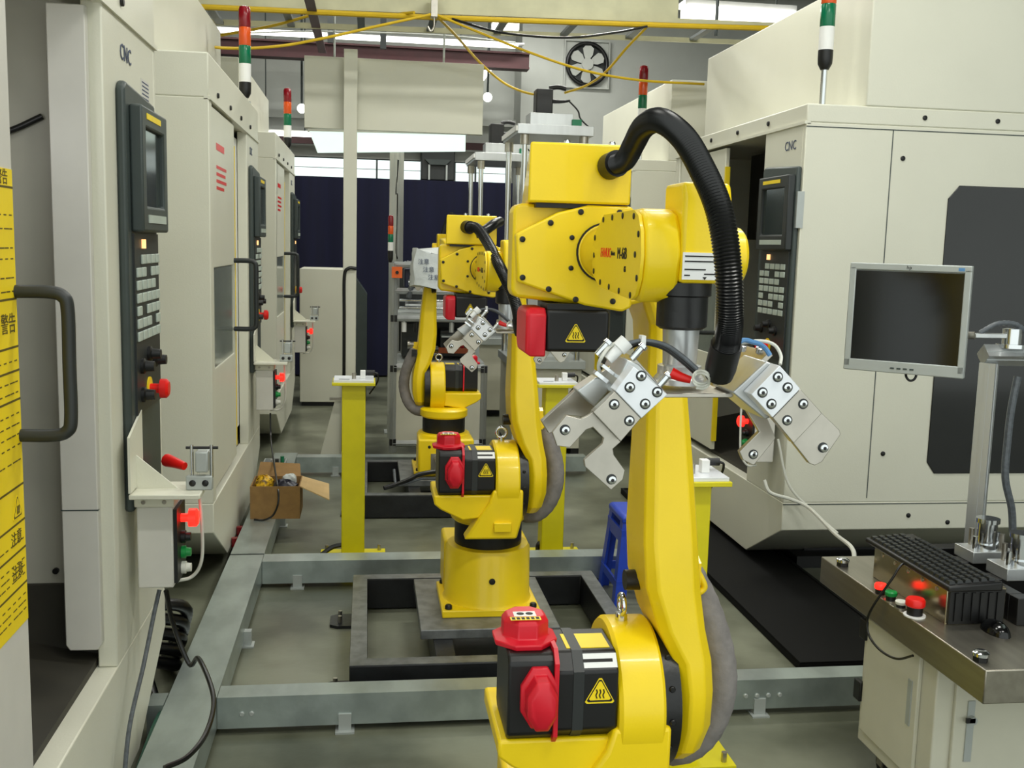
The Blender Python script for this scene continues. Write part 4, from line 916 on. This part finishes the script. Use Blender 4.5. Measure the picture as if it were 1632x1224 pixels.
# presses with rods
def press(label, X0, X1, Y, zt, dep=.8):
    t = T('press_station', label, 'press', ((X0+X1)/2, Y, 0), 'guide-rod press stations')
    w_ = X1-X0
    t.part('top_plate', MB().box(X0, X1, Y, Y+dep, zt, zt+.07), alu, bevel=.003)
    t.part('cross_block', MB().box(X0+.18*w_, X0+.75*w_, Y+.08, Y+.30, zt+.07, zt+.16), alu, bevel=.003)
    t.part('edge_strip', MB().box(X0-.012, X0, Y, Y+dep, zt+.02, zt+.055), white)
    for x, y in ((X0+.06, Y+.05), (X1-.06, Y+.05), (X0+.035, Y+dep-.1), (X1-.06, Y+dep-.1)):
        r_ = t.part('guide_rod', MB().cyl((x, y, .72), (x, y, zt), .022), chrome)
        t.part('rod_collar', MB().cyl((x, y, zt-.07), (x, y, zt), .034), steel, r_)
    t.part('table', MB().box(X0, X1, Y, Y+dep, .66, .72), silver, bevel=.003)
    t.part('cabinet', MB().box(X0+.02, X1-.02, Y+.04, Y+dep-.02, .06, .66), cab_paint, bevel=.004)
    for x in (X0+.05, X1-.05): t.part('foot', MB().box(x-.03, x+.03, Y+.05, Y+dep-.04, 0, .06), black)
    a = t.part('actuator', MB().box(X0+.26*w_, X0+.48*w_, Y+.10, Y+.24, zt+.16, zt+.33), blackm, bevel=.006)
    t.part('connector', MB().tube([(X0+.44*w_, Y+.14, zt+.34), (X0+.55*w_, Y+.14, zt+.35), (X0+.66*w_, Y+.14, zt+.34)], .018), black, a)
    t.part('connector', MB().tube([(X0+.44*w_, Y+.14, zt+.25), (X0+.60*w_, Y+.14, zt+.25), (X0+.72*w_, Y+.14, zt+.26)], .018, taper=.008), black, a)
    t.part('lead', MB().tube([(X0+.70*w_, Y+.14, zt+.26), (X0+.82*w_, Y+.12, zt+.19), (X1-.08, Y+.10, zt+.13), (X1-.0, Y+.10, zt+.06)], .006), black, a)
    t.part('valve', MB().box(X1-.17*w_*1.6, X1-.08, Y+.05, Y+.16, zt+.07, zt+.12), green, bevel=.004)
    t.part('slide_plate', MB().box(X0+.03, X1-.03, Y+.03, Y+dep-.03, 1.35, 1.40), silver)
q = at(826, 198, Y=7.4); q2 = at(948, 200, Y=7.4)
press('aluminium press station with black actuator behind the nearest robot elbow', q.x-.0, q2.x, 7.42, at(826, 212, Y=7.4).z)
q = at(757, 255, Y=9.2)
press('farther aluminium press station with two chrome rods before the windows', q.x, q.x+.55, 9.2, q.z)

# ------------------------------------------------------------------ right foreground: table, keyboard, monitor
ZT = .58
TX0 = 1.46; TY0, TY1 = 2.166, 3.075
t = T('work_table', 'low stainless-topped cabinet table on castors at lower right', 'table', (1.9, 2.9, 0))
t.part('top', MB().box(TX0, 2.75, TY0, TY1, ZT-.085, ZT), tabsteel, bevel=.003)
CX, CY0, CY1 = 1.495, 2.42, 2.82
t.part('cabinet', MB().box(CX, 2.7, CY0, CY1, .085, ZT-.085), cab_paint, bevel=.004)
d = t.part('door', MB().box(CX-.012, CX, CY0+.07, CY1-.03, .13, ZT-.10), cab_paint, bevel=.003)
t.part('recessed_handle', MB().box(CX-.015, CX-.010, CY0+.095, CY0+.115, .27, .40), silver, d)
t.many('hinge', MB().box(-.012, .004, -.02, .02, -.03, .03), black, [(CX-.008, CY1-.01, .245), (CX-.008, CY1-.02, .44)], d, .003)
d = t.part('door', MB().box(CX+.05, 2.2, CY0-.012, CY0, .13, ZT-.10), cab_paint, bevel=.003)
t.part('lock', MB().box(CX+.085, CX+.105, CY0-.016, CY0-.011, .22, .39).cyl((CX+.095, CY0-.03, .34), (CX+.095, CY0-.012, .34), .011), silver, d)
t.part('lock_lever', MB().box(CX+.075, CX+.10, CY0-.03, CY0-.024, .335, .348), black, d)
for x, y in ((CX+.06, CY1-.07), (CX+.06, CY0+.06), (2.6, CY0+.06), (2.6, CY1-.07)):
    c = t.part('castor', MB().cyl((x-.014, y, .034), (x+.014, y, .034), .034, seg=20), black)
    t.part('castor_fork', MB().box(x-.022, x-.016, y-.016, y+.016, .03, .085).box(x+.016, x+.022, y-.016, y+.016, .03, .085).box(x-.022, x+.022, y-.02, y+.02, .077, .085), steel, c)
# buttons set in the table edge
def tbutton(label, q, m_, r_, h_, name='push_button', base=True):
    p = at(*q, Z=ZT+.015); t = T(name, label, 'button', (p.x, p.y, ZT), 'push buttons on the table')
    t.part('collar', MB().cyl((p.x, p.y, ZT), (p.x, p.y, ZT+.004), r_*1.12), white if name != 'push_button' else steel)
    t.part('barrel', MB().cyl((p.x, p.y, ZT+.004), (p.x, p.y, ZT+h_*.55), r_*.8), black)
    t.part('cap', MB().rev((p.x, p.y, ZT+h_*.55), (p.x, p.y, 1), [(0, r_*.9), (.003, r_), (h_*.35, r_), (h_*.45, r_*.85)], 22), m_)
tbutton('glowing red push button on the stainless table, farthest in its row', (1403, 940), redlit, .017, .034)
tbutton('green push button on the stainless table next to the red one', (1420, 950), gbtn, .017, .030)
tbutton('white push button on the stainless table before the stop button', (1436, 961), wcab, .016, .022)
tbutton('red mushroom emergency stop on the stainless table', (1458, 973), redb, .026, .05, 'emergency_stop')
for q, l in (((1343, 897), 'silver round knob bolt at the far corner of the stainless table'), ((1563, 1047), 'silver round knob bolt at the near corner of the stainless table')):
    p = at(*q, Z=ZT+.01); t = T('knob_bolt', l, 'bolt', (p.x, p.y, ZT))
    t.part('nut', MB().cyl((p.x, p.y, ZT), (p.x, p.y, ZT+.014), .018, seg=6), black)
    t.part('dome', MB().rev((p.x, p.y, ZT+.014), (p.x, p.y, 1), [(0, .020), (.008, .020), (.013, .012)], 20), chrome)
# electrical box under the keyboard
BX0, BX1, BY0, BY1 = 1.53, 1.70, 2.465, 2.865
t = T('control_box', 'polished steel box with black vented end carrying the keyboard', 'box', (1.61, 2.66, ZT))
t.part('shell', MB().box(BX0, BX1, BY0, BY1, ZT, ZT+.098), mat('polished_sheet', (.70, .66, .56), .2, metal=.95, var=.04), bevel=.002)
b = MB().box(BX0+.006, BX1-.006, BY0-.006, BY0, ZT+.002, ZT+.094)
for k in range(6): b.box(BX0+.02+k*.024, BX0+.03+k*.024, BY0-.010, BY0-.006, ZT+.01, ZT+.088)
t.part('vent_end', b, black)
t.many('screw', bolt_mb((-1, 0, 0), .006, .003), steel, [(BX0, BY0+.05+k*.075, ZT+.082) for k in range(5)])
# keyboard
KX0, KX1, KY0, KY1, KZ = 1.515, 1.67, 2.435, 2.90, ZT+.098
t = T('keyboard', 'black computer keyboard lying on the polished steel box', 'keyboard', (1.6, 2.66, KZ))
t.part('case', MB().prism('xz', [(KX0, KZ), (KX1, KZ), (KX1, KZ+.026), (KX0, KZ+.016)], KY0, KY1), black, bevel=.005)
keys = []
for r_ in range(6):
    for k in range(17):
        keys.append((KX0+.018+r_*.0225, KY0+.024+k*.0261, KZ+.0165+r_*.0016))
t.many('key', MB().loft([[(-.009, -.010, 0), (.009, -.010, 0), (.009, .010, 0), (-.009, .010, 0)], [(-.007, -.008, .008), (.007, -.008, .008), (.007, .008, .008), (-.007, .008, .008)]]), mat('dark_key', (.10, .11, .11), .4, var=.05), keys[:100])
t.part('cable', MB().tube([(KX0+.02, KY0+.24, KZ+.008), (KX0-.01, KY0+.23, KZ+.0), at(1422, 922, X=1.48), at(1392, 965, X=1.44), at(1382, 990, X=1.435), at(1386, 1015, X=1.435), at(1405, 1038, X=1.44), at(1430, 1050, X=1.45), at(1455, 1045, X=1.455)], .0035), rub)
p = at(1587, 1000, Z=ZT+.012)
t = T('mouse', 'black computer mouse on the stainless table before the vented box', 'mouse', (p.x, p.y, ZT))
b = MB().sphere((p.x, p.y, ZT), .03, (1.0, 1.7, 1.05), 20)
for v in b.bm.verts:
    if v.co.z < ZT: v.co.z = ZT
t.part('shell', b, mat('gloss_black', (.03, .03, .035), .15, var=0))
t.part('wheel', MB().cyl((p.x-.003, p.y-.028, ZT+.024), (p.x+.003, p.y-.028, ZT+.024), .007), pgrey)
# frame with monitor
FY = 3.0; FX = at(1566, 700, Y=FY).x
t = T('monitor_stand', 'aluminium profile stand rising from the stainless table at the right edge', 'stand', (FX, FY, ZT))
zt_ = at(1580, 578, Y=FY).z
b = prof(MB(), (FX, FY, ZT), (FX, FY, zt_), .024); t.part('upright', b, alu)
t.part('upright', prof(MB(), (FX+.6, FY, ZT), (FX+.6, FY, zt_), .024), alu)
t.part('cross_bar', prof(MB(), (FX-.024, FY, zt_+.024), (FX+.624, FY, zt_+.024), .024), alu)
t.part('foot_block', MB().box(FX-.05, FX+.05, FY-.05, FY+.05, ZT, ZT+.03), alu, bevel=.002)
pm = at(1612, 545, Y=FY); zc = zt_+.048
cl = t.part('swivel_mount', MB().rev((pm.x, FY, zc), (pm.x, FY, 3), [(0, .045), (.012, .045), (.013, .028), (.06, .028), (.062, .022)], 22), chrome)
t.part('arm', MB().box(pm.x-.13, pm.x+.02, FY-.012, FY+.012, zc+.030, zc+.044), alu, bevel=.002)
t.part('cable_chain', MB().tube([(pm.x-.11, FY, zc+.045), (pm.x-.06, FY-.01, zc+.075), (pm.x, FY-.01, zc+.075), (pm.x+.05, FY, zc+.05)], .008, rib=.06), corr)
cable('dark corrugated cable hanging beside the aluminium stand at the right edge', [at(1622, 600, Y=FY+.03), at(1612, 650, Y=FY+.03), at(1606, 700, Y=FY+.03), at(1602, 760, Y=FY+.03), at(1612, 810, Y=FY+.03), at(1614, 850, Y=FY+.03)], .012, corr)
# monitor
A0 = at(1350, 500, Y=3.22); A1 = at(1544, 500, Y=2.98)
u = Vector((A1.x-A0.x, A1.y-A0.y, 0)); W_ = u.length; u.normalize(); n = Vector((u.y, -u.x, 0)); v = Vector((0, 0, 1))
cz = (at(1350, 418, Y=3.22).z + at(1348, 588, Y=3.22).z)/2; hh = (at(1350, 418, Y=3.22).z - at(1348, 588, Y=3.22).z)/2
cM = Vector(((A0.x+A1.x)/2, (A0.y+A1.y)/2, cz))
t = T('monitor', 'silver flat monitor with a dark screen on a swivel arm', 'monitor', cM-v*hh)
b = MB(); k0 = .018
for s_, (a_, b_) in (((0, 1), (W_/2, .011)), ((0, -1), (W_/2, .019))): b.obox(cM+v*s_[1]*(hh-b_)-n*.012, u, v, n, a_, b_, .014)
for s_ in (-1, 1): b.obox(cM+u*s_*(W_/2-.0105)-n*.012, u, v, n, .0105, hh-.012, .014)
b.obox(cM-n*.02, u, v, n, W_/2-.01, hh-.01, .012)
b.obox(cM-n*.045-v*.01, u, v, n, W_/2-.07, hh-.06, .02)
fr = t.part('frame', b, silver, bevel=.003)
t.part('screen', MB().obox(cM-n*.004+v*.004, u, v, n, W_/2-.020, hh-.029, .004), scrb)
b = MB(); b.text('hp', .016, cM+v*(hh-.011)+n*.0025, u, v); t.part('logo', b, ink, fr)
t.part('badge', MB().obox(cM+v*(hh-.012)+u*(W_/2-.03)+n*.0025, u, v, n, .009, .005, .0006), bluec, fr)
for k in range(4): t.part('front_button', MB().obox(cM-v*(hh-.016)+u*(-.03+.02*k)+n*.003, u, v, n, .006, .0025, .001), pgrey, fr)
t.part('power_cable', MB().tube([cM-v*(hh-.01)-n*.03+u*.005, cM-v*(hh+.012)-n*.02+u*.012, cM-v*(hh+.022)-n*.02+u*.025, cM-v*(hh+.012)-n*.025+u*.038, cM-v*(hh-.02)-n*.03+u*.042], .004), black)
t.part('mount_bracket', MB().obox(cM-n*.075-v*.05, u, v, n, .05, .05, .01).tube([cM-n*.075-v*.05, (pm.x-.125, FY, zc+.037)], .012), steel)
# silver pneumatic fixtures behind the keyboard
def fixture(label, X, Y, k=1.):
    t = T('clamp_fixture', label, 'fixture', (X, Y, ZF), 'silver clamp fixtures on the table')
    t.part('base_plate', MB().box(X-.07*k, X+.07*k, Y-.05*k, Y+.05*k, ZF, ZF+.035), alu, bevel=.002)
    t.part('body', MB().rev((X, Y, ZF+.035), (X, Y, 2), [(0, .04*k), (.015, .04*k), (.017, .028*k), (.075*k, .028*k), (.077*k, .034*k), (.09*k, .034*k)], 24), chrome)
    for a in range(4):
        x, y = X+.055*k*math.cos(a*PI/2+.5), Y+.04*k*math.sin(a*PI/2+.5)
        t.part('pin', MB().cyl((x, y, ZF+.035), (x, y, ZF+.075+.01*(a % 2)), .008), (chrome, steel)[a % 2])
ZF = ZT+.075
solo('black_tray', 'black slatted tray behind the keyboard on the stainless table', 'tray', MB().box(1.72, 2.5, 2.44, 2.48, ZT, ZF).box(1.72, 1.76, 2.48, 2.95, ZT, ZF).box(1.76, 2.5, 2.60, 2.66, ZT, ZF).box(1.76, 2.5, 2.76, 2.82, ZT, ZF).box(1.76, 2.5, 2.90, 2.95, ZT, ZF), black, (2.0, 2.7, ZT), bevel=.002)
p = at(1567, 880, Y=2.80); fixture('silver cylindrical clamp fixture at the foot of the aluminium stand', p.x, 2.79)
p = at(1628, 905, Y=2.62); fixture('silver clamp fixture cut off by the right picture edge', p.x, 2.63)
# white cables of the right machine
cable('white cable draped from the right button box down to the table', [at(1218, 765, Y=4.40), at(1228, 785, Y=4.38), at(1262, 796, Y=4.37), at(1290, 810, Y=4.3), at(1330, 850, Y=3.9), at(1358, 874, Y=3.4), (TX0+.12, 3.085, ZT-.04)], .008, wcab)
cable('thin white cable falling from the gripper side of the right machine corner', [at(1240, 700, Y=4.41), at(1256, 770, Y=4.39), at(1290, 810, Y=4.36), at(1335, 850, Y=4.2)], .006, wcab)
# black pan on the floor, fills in the shade under machine and table
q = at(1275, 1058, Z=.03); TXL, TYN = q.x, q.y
t = T('shade_pan', 'low black pan on the floor, filling in the shade under the right machine', 'tray', (TXL, TYN, 0))
trm = mat('shade_black', (.016, .016, .014), .75, var=.1, spec=.2)
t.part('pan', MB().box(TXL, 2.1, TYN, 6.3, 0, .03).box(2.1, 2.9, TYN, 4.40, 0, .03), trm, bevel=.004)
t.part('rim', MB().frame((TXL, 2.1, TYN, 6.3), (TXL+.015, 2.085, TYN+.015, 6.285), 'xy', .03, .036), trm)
